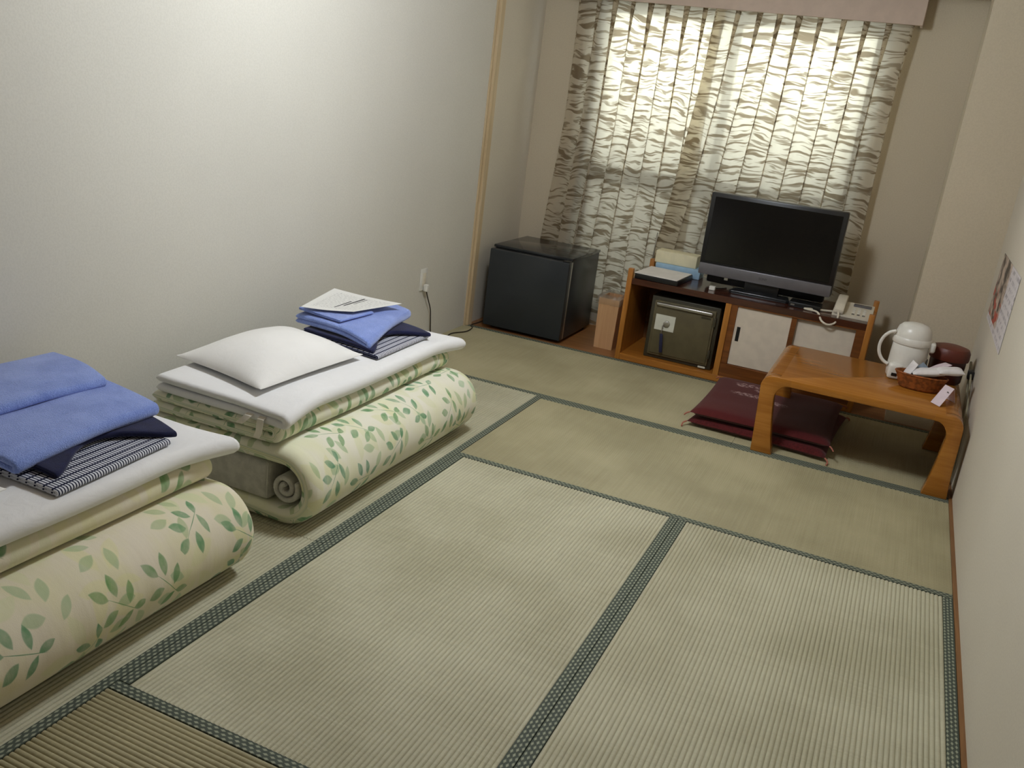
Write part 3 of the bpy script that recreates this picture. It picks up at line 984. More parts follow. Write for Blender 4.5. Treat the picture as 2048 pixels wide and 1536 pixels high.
# small black box and remote on the shelf under the screen
rb = thing('set_top_box', (0.98, 2.0, 0.464), 'small black receiver box beside the television stand', 'box')
MB().box(0.915, 1.075, 1.905, 2.02, 0.4642, 0.489, 0.003).build('case', BLACKP, rb)
MB().box(0.925, 0.945, 1.903, 1.906, 0.472, 0.480).build('indicator', CHROME, rb, smooth=False)
sw = thing('small_adapter', (0.505, 1.93, 0.464), 'small white adapter on the shelf by the binder', 'adapter')
MB().box(0.490, 0.522, 1.915, 1.945, 0.4642, 0.486, 0.003).build('case', WHITEP, sw)
MB().tube([(0.506, 1.945, 0.474), (0.53, 1.99, 0.4675), (0.56, 2.05, 0.4675)], 0.0025, 6).build('lead', BLACKP, sw)

# binder, boxes at the left end of the shelf
bk = thing('guest_binder', (0.21, 1.97, 0.465), 'white topped dark binder at the left end of the cabinet top', 'binder')
MX = Matrix.Translation((0.215, 1.96, 0)) @ Matrix.Rotation(math.radians(-3), 4, 'Z') @ Matrix.Translation((-0.215, -1.96, 0))
MB().box(0.100, 0.345, 1.830, 2.115, 0.4645, 0.492, 0.003, mtx=MX).build('binder_cover', BLACKP, bk)
MB().box(0.098, 0.341, 1.826, 2.111, 0.4925, 0.497, 0.001, 1, mtx=MX).build('page', BOOKW, bk)
b1 = tag(MB().box(0.125, 0.385, 2.135, 2.255, 0.4645, 0.520, 0.003).build('blue_box', BLUEB, None, origin=(0.25, 2.19, 0.4645)), 'flat pale blue box under the cream one', 'box')
b2 = tag(MB().box(0.112, 0.352, 2.150, 2.262, 0.5205, 0.588, 0.003).build('cream_box', PAPER, None, origin=(0.23, 2.2, 0.5205)), 'cream card box on top of the pale blue box', 'box')

# ------------------------------------------------------------------ telephone
ph = thing('telephone', (1.23, 2.0, 0.464), 'ivory desk telephone at the right end of the cabinet', 'telephone')
prof = [(1.895, 0.4645), (1.895, 0.476), (2.09, 0.512), (2.09, 0.4645)]
MB().prism(prof, 1.135, 1.328, 'yz', 0.003).build('base', CREAMP, ph)
hs = [(1.885, 0.486), (1.890, 0.478), (1.93, 0.492), (1.95, 0.503), (2.03, 0.518), (2.06, 0.512), (2.10, 0.520), (2.105, 0.532), (2.09, 0.545), (2.04, 0.546), (1.96, 0.530), (1.90, 0.512), (1.885, 0.50)]
MB().prism(hs, 1.142, 1.190, 'yz', 0.006, 3).build('handset', CREAMP, ph)
for r_ in range(4):
    for c_ in range(3):
        x = 1.228 + c_ * 0.026
        y = 1.918 + r_ * 0.026
        z = 0.476 + (y - 1.895) * (0.036 / 0.195)
        MB().box(x, x + 0.014, y, y + 0.016, z, z + 0.004, 0.001, 1).build('key', GREYK if r_ == 0 else WHITEP, ph)
MB().box(1.226, 1.314, 2.035, 2.075, 0.502, 0.5125, 0.001, 1, mtx=None).build('display_strip', GREYP, ph)
cpts = []
path = [Vector(p) for p in ((1.165, 1.886, 0.486), (1.17, 1.86, 0.470), (1.165, 1.82, 0.442), (1.135, 1.803, 0.428), (1.10, 1.806, 0.440), (1.07, 1.85, 0.470), (1.02, 1.875, 0.471), (1.00, 1.885, 0.471), (1.03, 1.905, 0.471), (1.085, 1.93, 0.471), (1.133, 1.945, 0.473))]
mb = MB()
mb.tube(path, 0.0052, 8, 6)
mb.build('coil_cord', CREAMP, ph)

# ------------------------------------------------------------------ low table
tbz = 0.346
tb2 = thing('low_table', (1.38, 1.22, 0), 'low honey wood table with curved legs against the right wall', 'table')
TX0, TX1, TY0, TY1 = 0.968, 1.778, 0.895, 1.56
mb = MB()
pts = []
def rr(x0, x1, y0, y1, r, n=6):
    P = []
    for cx_, cy_, a in ((x1 - r, y1 - r, 0), (x0 + r, y1 - r, 90), (x0 + r, y0 + r, 180), (x1 - r, y0 + r, 270)):
        for i in range(n + 1):
            t = math.radians(a + 90 * i / n)
            P.append((cx_ + r * math.cos(t), cy_ + r * math.sin(t)))
    return P
MB().prism(rr(TX0 + 0.075, TX1 - 0.075, TY0, TY1, 0.004), 0.314, tbz, 'xy', 0.004).build('tabletop', TABLEW, tb2)
def leg_profile(side):
    # outline of a bent leg in x,z: it leaves the top, turns down and flares at the foot
    s = 1 if side > 0 else -1
    xo = TX1 if side > 0 else TX0
    def X(d):          # d measured inwards from the outer side
        return xo - s * d
    out = [(X(0.080), tbz)] + [(X(0.05 - 0.046 * math.sin(t)), tbz - 0.05 + 0.05 * math.cos(t)) for t in [k * math.pi / 2 / 7 for k in range(8)]]
    out += [(X(0.002), 0.22), (X(0.002), 0.14), (X(-0.002), 0.06), (X(-0.006), -0.0005)]
    if side < 0:
        out = out[:-4] + [(X(0.008), 0.22), (X(0.012), 0.14), (X(0.016), 0.06), (X(0.018), -0.0005)]
        inn = [(X(0.108), -0.0005), (X(0.092), 0.07), (X(0.078), 0.16), (X(0.070), 0.23)]
        ca, cz_, rr_ = 0.118, 0.252, 0.05
    else:
        inn = [(X(0.092), -0.0005), (X(0.076), 0.08), (X(0.066), 0.16), (X(0.060), 0.23)]
        ca, cz_, rr_ = 0.108, 0.250, 0.05
    inn += [(X(ca - rr_ * math.cos(t)), cz_ + (0.314 - cz_) * math.sin(t)) for t in [k * math.pi / 2 / 6 for k in range(7)]]
    inn += [(X(ca + 0.01), 0.314), (X(ca + 0.01), tbz - 0.001), (X(0.080), tbz - 0.001)]
    return out[1:] + inn
for side in (-1, 1):
    for (y0, y1) in ((TY0 - 0.001, TY0 + 0.058), (TY1 - 0.058, TY1 + 0.001)):
        MB().prism(leg_profile(side), y0, y1, 'xz', 0.004).build('leg', TABLEW, tb2)
    # the bent end rail between front and back legs
    xo = TX1 if side > 0 else TX0
    s = side
    P = [(xo - s * 0.078, tbz)] + [(xo - s * (0.05 - 0.046 * math.sin(t)), tbz - 0.05 + 0.05 * math.cos(t)) for t in [k * math.pi / 2 / 7 for k in range(8)]]
    P += [(xo - s * 0.006, 0.262), (xo - s * 0.030, 0.262), (xo - s * 0.05, 0.314), (xo - s * 0.078, 0.314)]
    MB().prism(P, TY0 + 0.056, TY1 - 0.056, 'xz').build('end_rail', TABLEW, tb2)

# ------------------------------------------------------------------ floor cushions
def zabuton(x0, x1, y0, y1, z0, h, seed, rot, mat):
    n = 30
    vs, uv, fs = [], [], []
    cx_, cy_ = (x0 + x1) / 2, (y0 + y1) / 2
    R = Matrix.Rotation(rot, 3, 'Z')
    for side in (1, -1):
        for j in range(n + 1):
            for i in range(n + 1):
                u, v = -1 + 2 * i / n, -1 + 2 * j / n
                e = (1 - abs(u) ** 12) * (1 - abs(v) ** 12)
                hh = max(0.0, e) ** 0.5
                x = (x1 - x0) / 2 * u * (1 - 0.03 * (1 - v * v))
                y = (y1 - y0) / 2 * v * (1 - 0.03 * (1 - u * u))
                z = z0 + h * 0.46 + (h * 0.54 * hh if side > 0 else -h * 0.455 * hh)
                z += 0.003 * noise.noise(Vector((x * 8, y * 8, seed))) * hh * (1 if side > 0 else 0)
                q = R @ Vector((x, y, 0))
                vs.append((cx_ + q.x, cy_ + q.y, z))
                uv.append(((u + 1) / 2, (v + 1) / 2) if side > 0 else (0, 0))
    m = (n + 1) ** 2
    for s_ in (0, 1):
        for j in range(n):
            for i in range(n):
                a = s_ * m + j * (n + 1) + i
                f = (a, a + 1, a + n + 2, a + n + 1)
                fs.append(f if s_ == 0 else f[::-1])
    mb = MB().add(vs, fs, uv)
    corners = [R @ Vector(((x1 - x0) / 2 * a, (y1 - y0) / 2 * b, 0)) + Vector((cx_, cy_, z0 + h * 0.46)) for a, b in ((-1, -1), (1, -1), (1, 1), (-1, 1))]
    return mb, corners
for k, (x0, x1, y0, y1, z0, h, rot, lab) in enumerate((
        (0.690, 1.312, 0.985, 1.660, 0.0, 0.046, -0.055, 'lower maroon floor cushion of the stack under the table'),
        (0.678, 1.300, 1.000, 1.675, 0.0465, 0.046, 0.0, 'upper maroon floor cushion with worn white print'))):
    mb, cor = zabuton(x0, x1, y0, y1, z0, h, k + 1.5, rot, None)
    c = thing('floor_cushion', ((x0 + x1) / 2, (y0 + y1) / 2, z0), lab, 'cushion', 'maroon floor cushions')
    mb.build('cover', CUSHP if k else MAROON, c)
    for i, q in enumerate(cor):
        dxy = Vector((-1 if i in (0, 3) else 1, -1 if i < 2 else 1, 0)) * 0.012
        if k == 0:
            zz = [q, q + dxy + Vector((0, 0, -0.006)), Vector((q.x + dxy.x * 1.2, q.y + dxy.y * 1.6, 0.006)), Vector((q.x + dxy.x * 1.0, q.y + dxy.y * 3.0, 0.005))]
        else:
            zz = [q, q + dxy * 0.8 + Vector((0, 0, -0.003)), q + dxy * 1.6 + Vector((0, 0, -0.012))]
        MB().tube(zz, 0.0035, 7).build('tassel', PINKT, c)

# ------------------------------------------------------------------ things on the table
tz = tbz + 0.0006
pc = (1.522, 1.385)
kt = thing('electric_kettle', (pc[0], pc[1], tz), 'white electric hot water pot with a big side handle', 'kettle')
MB().lathe([(0, 0.0), (0.072, 0.0), (0.077, 0.006), (0.079, 0.03), (0.078, 0.10), (0.076, 0.155), (0.074, 0.158)], (pc[0], pc[1], tz), 44).build('body', WHITEP, kt)
MB().lathe([(0.074, 0.155), (0.081, 0.158), (0.083, 0.166), (0.082, 0.182), (0.078, 0.188), (0.0, 0.188)], (pc[0], pc[1], tz), 44).build('collar', WHITEP, kt)
MB().lathe([(0.077, 0.188), (0.075, 0.205), (0.068, 0.228), (0.054, 0.243), (0.030, 0.250), (0.0, 0.252)], (pc[0], pc[1], tz), 44).build('lid', WHITEP, kt)
hp = []
for k in range(9):
    a = math.radians(100 + 160 * k / 8)
    hp.append((pc[0] - 0.064 + 0.064 * math.cos(a) * 1.0, pc[1] - 0.03, tz + 0.128 + 0.078 * math.sin(a)))
MB().tube(hp, 0.0075, 10, 4).build('handle', WHITEP, kt)
MB().box(1.452, 1.512, 1.292, 1.345, tz, tz + 0.070, 0.014, 3).build('foot_housing', WHITEP, kt)
MB().box(1.470, 1.494, 1.289, 1.294, tz + 0.016, tz + 0.030, 0.002).build('switch', BLACKP, kt)
MB().box(1.5995, 1.606, 1.36, 1.395, tz + 0.03, tz + 0.10, 0.003).build('water_gauge', GREYK, kt)
MB().box(1.592, 1.622, 1.355, 1.405, tz + 0.135, tz + 0.180, 0.010, 3).build('spout', WHITEP, kt)

tc_ = thing('lacquer_tea_box', (1.69, 1.475, tz), 'round red brown lacquer tea box behind the kettle', 'tea box')
cc = (1.690, 1.475, tz)
MB().lathe([(0, 0), (0.068, 0), (0.074, 0.01), (0.076, 0.09), (0.075, 0.112)], cc, 40).build('body', LACQD, tc_)
MB().lathe([(0.075, 0.104), (0.083, 0.106), (0.085, 0.118), (0.084, 0.142), (0.076, 0.158), (0.05, 0.165), (0.0, 0.167)], cc, 40).build('lid', LACQ, tc_)

# basket with packets
bs = thing('rattan_basket', (1.585, 1.20, tz), 'brown oval rattan basket in front of the kettle', 'basket')
bc = (1.588, 1.215)
def oval(z, ax, ay, n=44):
    return [(bc[0] + ax * math.cos(2 * math.pi * i / n), bc[1] + ay * math.sin(2 * math.pi * i / n), z) for i in range(n)]
vs, fs = [], []
lv = [(0.0, 0.0, 0.0), (0.0, 0.072, 0.034), (0.004, 0.080, 0.040)]
for k in range(1, 9):
    t = k / 8
    lv.append((0.004 + 0.062 * t, 0.080 + 0.026 * t + (0.0015 if k % 2 else -0.0015), 0.040 + 0.017 * t + (0.0015 if k % 2 else -0.0015)))
lv += [(0.0665, 0.100, 0.051), (0.006, 0.076, 0.036), (0.005, 0.0, 0.0)]
n = 44
for (z, ax, ay) in lv:
    vs += oval(tz + z, max(ax, 0.0005), max(ay, 0.0005))
for j in range(len(lv) - 1):
    for i in range(n):
        k = (i + 1) % n
        fs.append((j * n + i, j * n + k, (j + 1) * n + k, (j + 1) * n + i))
MB().add(vs, fs).build('weave', BASKET, bs)
MB().tube(oval(tz + 0.067, 0.105, 0.056, 32), 0.0042, 8, 1, closed=True).build('rim', BASKET, bs)
def packet(name, loc, size, rot, mat, label, cat='packet'):
    L_, W_, H_ = size
    n = 12
    vs, fs = [], []
    Mx = Matrix.Translation(loc) @ Matrix.Rotation(rot[2], 4, 'Z') @ Matrix.Rotation(rot[1], 4, 'Y') @ Matrix.Rotation(rot[0], 4, 'X')
    for side in (1, -1):
        for j in range(n + 1):
            for i in range(n + 1):
                u, v = -1 + 2 * i / n, -1 + 2 * j / n
                e = max(0, (1 - u ** 4) * (1 - v ** 4)) ** 0.6
                z = side * H_ / 2 * e + 0.0008 * side + 0.12 * H_ * noise.noise(Vector((u * 2.5, v * 2.5, loc[0] * 40))) * e
                vs.append(Mx @ Vector((L_ / 2 * u, W_ / 2 * v, z)))
    m = (n + 1) ** 2
    for s_ in (0, 1):
        for j in range(n):
            for i in range(n):
                a = s_ * m + j * (n + 1) + i
                f = (a, a + 1, a + n + 2, a + n + 1)
                fs.append(f if s_ == 0 else f[::-1])
    b = [j * (n + 1) for j in range(n + 1)]
    ring = [i for i in range(n + 1)] + [j * (n + 1) + n for j in range(1, n + 1)] + [n * (n + 1) + i for i in range(n - 1, -1, -1)] + [j * (n + 1) for j in range(n - 1, 0, -1)]
    for i in range(len(ring)):
        j = (i + 1) % len(ring)
        fs.append((ring[i], ring[j], m + ring[j], m + ring[i]))
    o = MB().add(vs, fs).build(name, mat, None, origin=loc)
    return tag(o, label, cat, 'packets in the basket')
packet('tea_packet', (1.538, 1.212, tz + 0.080), (0.075, 0.050, 0.010), (0.3, -1.15, 0.2), TEABAG, 'upright white packet at the kettle end of the basket')
packet('tea_packet', (1.572, 1.228, tz + 0.076), (0.080, 0.050, 0.012), (0.5, -0.80, 0.3), TEABLUE, 'blue grey packet in the middle of the basket')
packet('tea_packet', (1.614, 1.200, tz + 0.088), (0.135, 0.055, 0.030), (0.1, -0.20, 0.15), TEABAG, 'long white packet lying along the basket rim')
packet('tea_packet', (1.640, 1.250, tz + 0.100), (0.11, 0.055, 0.014), (-0.1, -0.45, 0.5), TEAPINK, 'pinkish packet standing behind the white packets')
packet('tea_packet', (1.692, 1.200, tz + 0.110), (0.105, 0.050, 0.028), (0.2, -0.12, 0.3), TEABAG, 'white packet poking out at the wall end of the basket')

# folded card standing in front of the basket
cdm = thing('folded_card', (1.672, 1.06, tz), 'small white folded card leaning beside the basket', 'card')
def quad_sheet(P, th, mat, name, parent, n=10, bend=None):
    A, B, C_, D = [Vector(p) for p in P]
    nrm = (B - A).cross(D - A).normalized()
    vs, uv, fs = [], [], []
    for s_ in (1, -1):
        for j in range(n + 1):
            for i in range(n + 1):
                u, v = i / n, j / n
                p = (A * (1 - u) + B * u) * (1 - v) + (D * (1 - u) + C_ * u) * v
                if bend: p = p + nrm * bend(u, v)
                vs.append(p + nrm * th / 2 * s_)
                uv.append((u, v))
    m = (n + 1) ** 2
    for s_ in (0, 1):
        for j in range(n):
            for i in range(n):
                a = s_ * m + j * (n + 1) + i
                f = (a, a + 1, a + n + 2, a + n + 1)
                fs.append(f if s_ == 0 else f[::-1])
    ring = [i for i in range(n + 1)] + [j * (n + 1) + n for j in range(1, n + 1)] + [n * (n + 1) + i for i in range(n - 1, -1, -1)] + [j * (n + 1) for j in range(n - 1, 0, -1)]
    for i in range(len(ring)):
        j = (i + 1) % len(ring)
        fs.append((ring[i], ring[j], m + ring[j], m + ring[i]))
    return MB().add(vs, fs, uv).build(name, mat, parent, origin=None if parent else A)
quad_sheet([(1.640, 1.045, tz + 0.001), (1.674, 1.000, tz + 0.001), (1.716, 1.075, tz + 0.068), (1.682, 1.120, tz + 0.068)], 0.0012, TEAPINK, 'front_leaf', cdm)
quad_sheet([(1.682, 1.1215, tz + 0.068), (1.716, 1.0765, tz + 0.068), (1.735, 1.115, tz + 0.001), (1.701, 1.160, tz + 0.001)], 0.0012, TEAPINK, 'back_leaf', cdm)
MB().box(-0.004, 0.004, -0.0022, 0.0022, -0.0003, 0.0003, mtx=Matrix.Translation((1.694, 1.062, tz + 0.0528)) @ Matrix.Rotation(math.radians(-53), 4, 'Z') @ Matrix.Rotation(math.radians(38), 4, 'X')).build('print_mark', BLACKP, cdm, smooth=False)

# cords between table and right wall, with a dark plug
kc = thing('kettle_cord', (1.795, 1.40, 0.40), 'pale looped kettle cord hanging between table and wall', 'cord')
MB().tube([(1.792, 1.60, 0.43), (1.795, 1.50, 0.36), (1.796, 1.36, 0.28), (1.796, 1.27, 0.16), (1.795, 1.22, 0.02), (1.79, 1.30, 0.006)], 0.0042, 7).build('cable', CORDG, kc)
MB().tube([(1.790, 1.55, 0.44), (1.792, 1.40, 0.40), (1.796, 1.22, 0.30), (1.797, 1.12, 0.17), (1.796, 1.08, 0.02), (1.79, 1.16, 0.006)], 0.0042, 7).build('cable', CORDG, kc)
MB().box(1.779, 1.805, 1.425, 1.470, 0.385, 0.425, 0.006).build('plug', BLACKP, kc)

# ------------------------------------------------------------------ poster on the right wall
ps = quad_sheet([(XR - 0.002, 1.60, 0.645), (XR - 0.002, 0.80, 0.645), (XR - 0.002, 0.80, 0.938), (XR - 0.002, 1.60, 0.938)], 0.0015, POSTERM, 'wall_poster', None)
tag(ps, 'wide poster with a dark and red picture on the right wall', 'poster')

# ------------------------------------------------------------------ bedding
def bedding(dy, idx):
    near = idx == 1
    which = 'near' if near else 'far'
    L0, L1 = -0.868 + dy, 0.272 + dy
    leaf = LEAF2 if near else LEAF1
    G = 'folded bedding sets'
    # thick mattress folded in two, the fold towards the room
    def sag(f, seed, amp):
        wv = wobble(seed, amp, 3.2)
        return wv
    R = 0.098
    cx_, cz_ = -0.176, 0.1285
    path = line((-0.735, 0.031), (cx_, 0.031), 22) + arc(cx_, cz_, R, -math.pi / 2, math.pi / 2, 22)[:-1] + line((cx_, cz_ + R), (-0.725, cz_ + R - 0.012), 22) + [(-0.725, cz_ + R - 0.012)]
    SAG = wobble(idx + 9.0, 0.006, 3.0)
    wv = SAG
    def warp_m(q):
        p = wv(q)
        # bottom stays flat on the mats
        k = max(0.0, min(1.0, (q.z - 0.0) / 0.05))
        p = q.lerp(p, k)
        # cross creases on the rounded fold
        if q.x > -0.30 and q.z > 0.05:
            p.x -= 0.0022 * (0.5 + 0.5 * math.cos(q.y * 2 * math.pi / 0.095 + idx)) ** 6
        return p
    m = slab(path, 0.056, L0, L1, warp_m, nw=60).build('futon_mattress', leaf, None, angle=60, origin=(-0.4, (L0 + L1) / 2, 0))
    tag(m, 'thick leaf print futon mattress folded double, %s set' % ('bottom of the nearer' if near else 'bottom of the farther'), 'futon', 'leaf print futon mattresses')
    # grey blanket rolled inside the fold
    gb = thing('rolled_blanket', (-0.45, (L0 + L1) / 2, 0.06), 'grey blanket rolled inside the %s folded futon' % ('nearer' if near else 'farther'), 'blanket', 'grey rolled blankets')
    wg = wobble(idx + 5.0, 0.003, 6)
    bl = MB().box(-0.735, -0.228, L0 + 0.010, L1 - 0.02, 0.062, 0.194, 0.022, 4)
    bl.v = [tuple(wg(Vector(p_))) for p_ in bl.v]
    fl_ = bl.build('folded_layers', GREYC, gb, angle=60)
    MB().tube([(-0.238, L0 + 0.020, 0.072), (-0.232, L0 + 0.010, 0.10), (-0.232, L0 + 0.010, 0.155), (-0.238, L0 + 0.020, 0.184)], 0.003, 6).build('piping', GREYC, fl_)
    sp = []
    for k in range(44):
        a = 2 * math.pi * 1.75 * k / 43
        r_ = 0.011 + 0.036 * k / 43
        sp.append((-0.166 + r_ * math.cos(a + 2.0), 0.1285 + r_ * math.sin(a + 2.0)))
    slab(sp, 0.017, L0 + 0.006, L1 - 0.02, None, nw=8).build('rolled_end', GREYC, gb, angle=60)
    # thin leaf print quilt, folded, on top
    z0 = 0.2585
    t = 0.034
    pth = line((-0.690, z0 + t / 2 - 0.010), (-0.222, z0 + t / 2), 18) + arc(-0.222, z0 + t, t / 2, -math.pi / 2, math.pi / 2, 10)[:-1] + line((-0.222, z0 + 1.5 * t), (-0.680, z0 + 1.5 * t - 0.006), 18) + [(-0.680, z0 + 1.5 * t - 0.006)]
    wq = SAG
    q = slab(pth, t, L0 + 0.006, L1 - 0.02, wq, nw=40, s0=3.1).build('leaf_quilt', leaf, None, angle=60, origin=(-0.45, (L0 + L1) / 2, z0))
    tag(q, 'thinner leaf print quilt under the white duvet of the %s set' % ('nearer' if near else 'farther'), 'quilt', 'leaf print quilts')
    # white duvet
    z1 = z0 + 2 * t + 0.002
    t2 = 0.026
    pth = line((-0.665, z1 + t2 / 2 - 0.006), (-0.205, z1 + t2 / 2), 20) + arc(-0.205, z1 + t2, t2 / 2, -math.pi / 2, math.pi / 2, 8)[:-1] + line((-0.205, z1 + 1.5 * t2), (-0.665, z1 + 1.5 * t2), 20) + [(-0.665, z1 + 1.5 * t2)]
    wd = SAG
    def warp_d(q):
        p = wd(q)
        # the front edge droops a little at the near corner, the far corner pulls out to a point
        kx = max(0.0, (q.x + 0.36) / 0.17)
        kn = max(0.0, 1 - (q.y - L0) / 0.22)
        kf = max(0.0, 1 - (L1 - q.y) / 0.16)
        p.z -= 0.016 * kx * kn * kn
        p.x += 0.030 * kx * kx * kf * kf + 0.022 * kx * kn
        p.y += 0.030 * kx * kx * kf * kf
        p.z -= 0.006 * kx * kf
        # bedding seat under the pillow
        return p
    d = thing('white_duvet', (-0.43, (L0 + L1) / 2, z1), 'white covered duvet folded on the %s bedding stack' % ('nearer' if near else 'farther'), 'duvet', 'white duvets')
    slab(pth, t2, L0 + 0.004, L1 + 0.004, warp_d, nw=48).build('cover', SHEETW, d, angle=60)
    if not near:
        def tape(P, wdt):
            vs, fs = [], []
            for i, p in enumerate(P):
                for s_ in (-1, 1):
                    for h in (0.0006, -0.0006):
                        vs.append((p[0] + s_ * wdt / 2, p[1] + h, p[2] + h * 0.3))
            for i in range(len(P) - 1):
                a, b = i * 4, i * 4 + 4
                fs += [(a, a + 2, b + 2, b), (a + 1, b + 1, b + 3, a + 3), (a, b, b + 1, a + 1), (a + 2, a + 3, b + 3, b + 2)]
            return MB().add(vs, fs)
        tape([(-0.255, L0 + 0.010, z1 + 0.014), (-0.254, L0 - 0.006, z1 + 0.008), (-0.252, L0 - 0.012, z1 - 0.012), (-0.254, L0 - 0.012, z1 - 0.032), (-0.262, L0 - 0.013, z1 - 0.052)], 0.024).build('tie_tape', RIBBON, d)
        tape([(-0.300, L0 + 0.010, z1 + 0.014), (-0.300, L0 - 0.008, z1 + 0.010), (-0.310, L0 - 0.016, z1 - 0.004), (-0.325, L0 - 0.018, z1 - 0.018)], 0.026).build('tie_tape', RIBBON, d)
    top = z1 + 2 * t2
    # pillow
    C4 = [(-0.715, -0.735), (-0.308, -0.810), (-0.285, -0.272), (-0.690, -0.200)]
    if near:
        C4 = [(-0.72, -2.20), (-0.315, -2.24), (-0.290, -1.70), (-0.70, -1.62)]
    n = 30
    vs, fs = [], []
    for side in (1, -1):
        for j in range(n + 1):
            for i in range(n + 1):
                u, v = i / n, j / n
                a, b = 2 * u - 1, 2 * v - 1
                x = (C4[0][0] * (1 - u) + C4[1][0] * u) * (1 - v) + (C4[3][0] * (1 - u) + C4[2][0] * u) * v
                y = (C4[0][1] * (1 - u) + C4[1][1] * u) * (1 - v) + (C4[3][1] * (1 - u) + C4[2][1] * u) * v
                e = max(0.0, (1 - a ** 4) * (1 - b ** 4)) ** 0.62
                cxm, cym = sum(c[0] for c in C4) / 4, sum(c[1] for c in C4) / 4
                pin = 0.055 * ((1 - a * a) * abs(b) ** 3 + (1 - b * b) * abs(a) ** 3)
                x += (cxm - x) * pin
                y += (cym - y) * pin
                bulge = 0.5 + 0.5 * (1 - a * a) * (1 - b * b)
                crn = (abs(a) * abs(b)) ** 5
                if side > 0:
                    z = top + 0.020 + 0.080 * e * bulge + 0.004 * crn + 0.004 * noise.noise(Vector((x * 9, y * 9, idx))) * e
                else:
                    z = top + 0.018 - 0.0165 * e + 0.004 * crn
                vs.append((x, y, z))
    mm = (n + 1) ** 2
    for s_ in (0, 1):
        for j in range(n):
            for i in range(n):
                a = s_ * mm + j * (n + 1) + i
                f = (a, a + 1, a + n + 2, a + n + 1)
                fs.append(f if s_ == 0 else f[::-1])
    ring = [i for i in range(n + 1)] + [j * (n + 1) + n for j in range(1, n + 1)] + [n * (n + 1) + i for i in range(n - 1, -1, -1)] + [j * (n + 1) for j in range(n - 1, 0, -1)]
    for i in range(len(ring)):
        j = (i + 1) % len(ring)
        fs.append((ring[i], ring[j], mm + ring[j], mm + ring[i]))
    pw = MB().add(vs, fs).build('pillow', PILLW, None, angle=70, origin=((C4[0][0] + C4[2][0]) / 2, (C4[0][1] + C4[2][1]) / 2, top))
    tag(pw, 'white pillow corner at the left edge of the photo' if near else 'white pillow on the farther bedding stack', 'pillow', 'white pillows')
    # folded robe, navy garment, towels: soft folded cloths laid into a four-cornered outline
    def fold(name, Q, z, layers, t, mat, seed, amp, lift=None, shape=None, s0=0.0, freq=5.0):
        """Q: near-left, near-right, far-right, far-left corners; the last fold faces the room (+x)."""
        Q = [Vector(q) for q in Q]
        W_ = ((Q[1] - Q[0]).length + (Q[2] - Q[3]).length) / 2
        H_ = ((Q[3] - Q[0]).length + (Q[2] - Q[1]).length) / 2
        hw, hy, r_ = W_ / 2, H_ / 2, t / 2
        pth = []
        for l in range(layers):
            zc = z + t * (l + 0.5)
            a, b = (-hw + r_, hw - r_) if l % 2 == 0 else (hw - r_, -hw + r_)
            pth += line((a, zc), (b, zc), 14)
            if l < layers - 1:
                sg = 1 if l % 2 == 0 else -1
                pth += [(b + sg * r_ * math.cos(k), zc + r_ + r_ * math.sin(k)) for k in [-math.pi / 2 + math.pi * j / 8 for j in range(8)]]
            else:
                pth.append((b, zc))
        wv_ = wobble(seed, amp, freq, amp * 0.7)
        def wp(q):
            u, v = (q.x / hw + 1) / 2, (q.y / hy + 1) / 2
            if shape: u = shape(u, v)
            e = (Q[0] * (1 - u) + Q[1] * u) * (1 - v) + (Q[3] * (1 - u) + Q[2] * u) * v
            p = SAG(Vector((e.x, e.y, q.z)))
            d_ = wv_(Vector((e.x, e.y, q.z))) - Vector((e.x, e.y, q.z))
            p += d_
            if lift: p.z += lift(u, v)
            return p
        c_ = (Q[0] + Q[1] + Q[2] + Q[3]) / 4
        return slab(pth, t, -hy, hy, wp, nw=30, s0=s0).build(name, mat, None, angle=60, origin=(c_.x, c_.y, z))
    zt = top + 0.003
    SET = 'nearer' if near else 'farther'
    if not near:
        QY = [(-0.62, -0.205), (-0.245, -0.235), (-0.245, 0.150), (-0.62, 0.165)]
        QJ = [(-0.60, -0.200), (-0.272, -0.228), (-0.228, 0.135), (-0.58, 0.205)]
        QT = [(-0.665, -0.165), (-0.295, -0.225), (-0.395, 0.255), (-0.640, 0.275)]
    else:
        QY = [(-0.60, -1.640), (-0.212, -1.640), (-0.235, -1.262), (-0.60, -1.25)]
        QJ = [(-0.58, -1.610), (-0.262, -1.600), (-0.238, -1.235), (-0.56, -1.155)]
        QT = [(-0.72, -1.690), (-0.325, -1.650), (-0.352, -1.190), (-0.70, -1.150)]
    y_ = fold('folded_yukata', QY, zt, 2, 0.008, YUK, 21 + idx, 0.0015)
    tag(y_, 'navy and white checked robe folded beneath the towel, %s set' % SET, 'robe', 'checked robes')
    def sj(u, v):
        # the room-side edge sweeps back between its two hanging ends
        return u - (0.30 if near else 0.26) * u * math.sin(math.pi * min(1, max(0, v))) ** 1.5
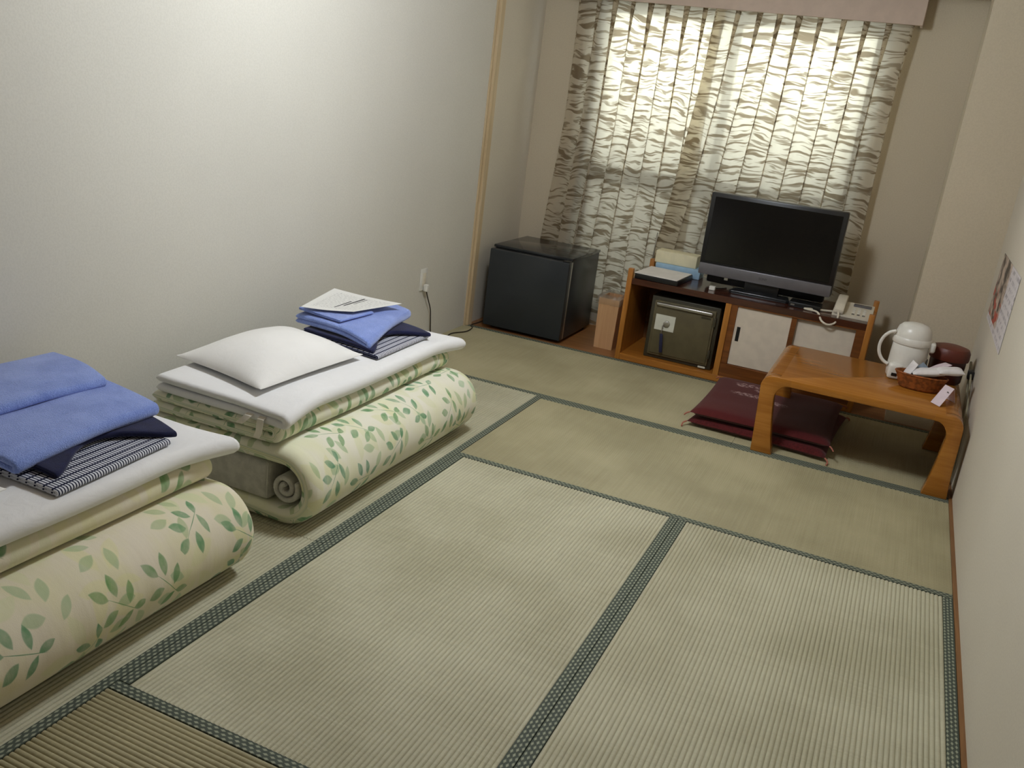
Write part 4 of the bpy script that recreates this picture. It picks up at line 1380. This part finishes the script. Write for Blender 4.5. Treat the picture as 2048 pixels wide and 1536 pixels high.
    def lj(u, v):
        e_ = max(0.0, (u - 0.72) / 0.28)
        return 0.002 - 0.007 * e_ * e_ + 0.003 * math.sin(math.pi * v)
    j_ = fold('folded_jacket', QJ, zt + 0.0185, 2, 0.008, NAVY, 23 + idx, 0.002, lj, sj)
    tag(j_, 'dark navy cloth folded under the blue towel, %s set' % SET, 'garment', 'navy folded garments')
    def lt(u, v):
        ex = max(0.0, (u - 0.55) / 0.45)
        en = max(0.0, (0.35 - v) / 0.35)
        return 0.008 * math.sin(math.pi * min(1, u * 0.9)) - 0.010 * ex * ex * en - 0.005 * en * en - 0.006 * ex * ex + 0.003 * math.sin(9 * v + 3 * u) * (0.3 + 0.7 * v)
    t_ = fold('bath_towel', QT, zt + 0.039, 2, 0.017 if near else 0.018, BLUET, 25 + idx, 0.004, lt, freq=6.0)
    tag(t_, 'blue bath towel spread over the navy cloth nearest the photo edge' if near else 'periwinkle blue bath towel beneath the printed notice', 'towel', 'blue towels')
    if not near:
        f_ = fold('face_towel', [(-0.660, -0.150), (-0.450, -0.185), (-0.430, 0.02), (-0.645, 0.04)], zt + 0.086, 2, 0.005, BLUET, 27, 0.002)
        tag(f_, 'small blue face towel folded next to the pillow under the notice', 'towel', 'blue towels')
        zp = zt + 0.116
        P = [(-0.625, -0.185, zp - 0.004), (-0.455, -0.085, zp - 0.006), (-0.400, 0.185, zp - 0.008), (-0.655, 0.075, zp + 0.022)]
        nt = quad_sheet([P[0], P[1], P[2], P[3]], 0.0007, NOTICE, 'printed_notice', None, bend=lambda u, v: -0.004 * math.sin(u * math.pi))
        tag(nt, 'white printed notice lying on the blue towel', 'notice')
    else:
        def lf(u, v):
            return 0.006 * math.sin(math.pi * u) - 0.006 * max(0, (u - 0.6) / 0.4) ** 2
        f_ = fold('face_towel', [(-0.82, -1.72), (-0.545, -1.70), (-0.520, -1.205), (-0.78, -1.150)], zt + 0.083, 2, 0.013, BLUET, 37, 0.006, lf, freq=6.0)
        tag(f_, 'upper blue towel folded on the nearer set by the wall', 'towel', 'blue towels')
bedding(0.0, 0)
bedding(-1.395, 1)
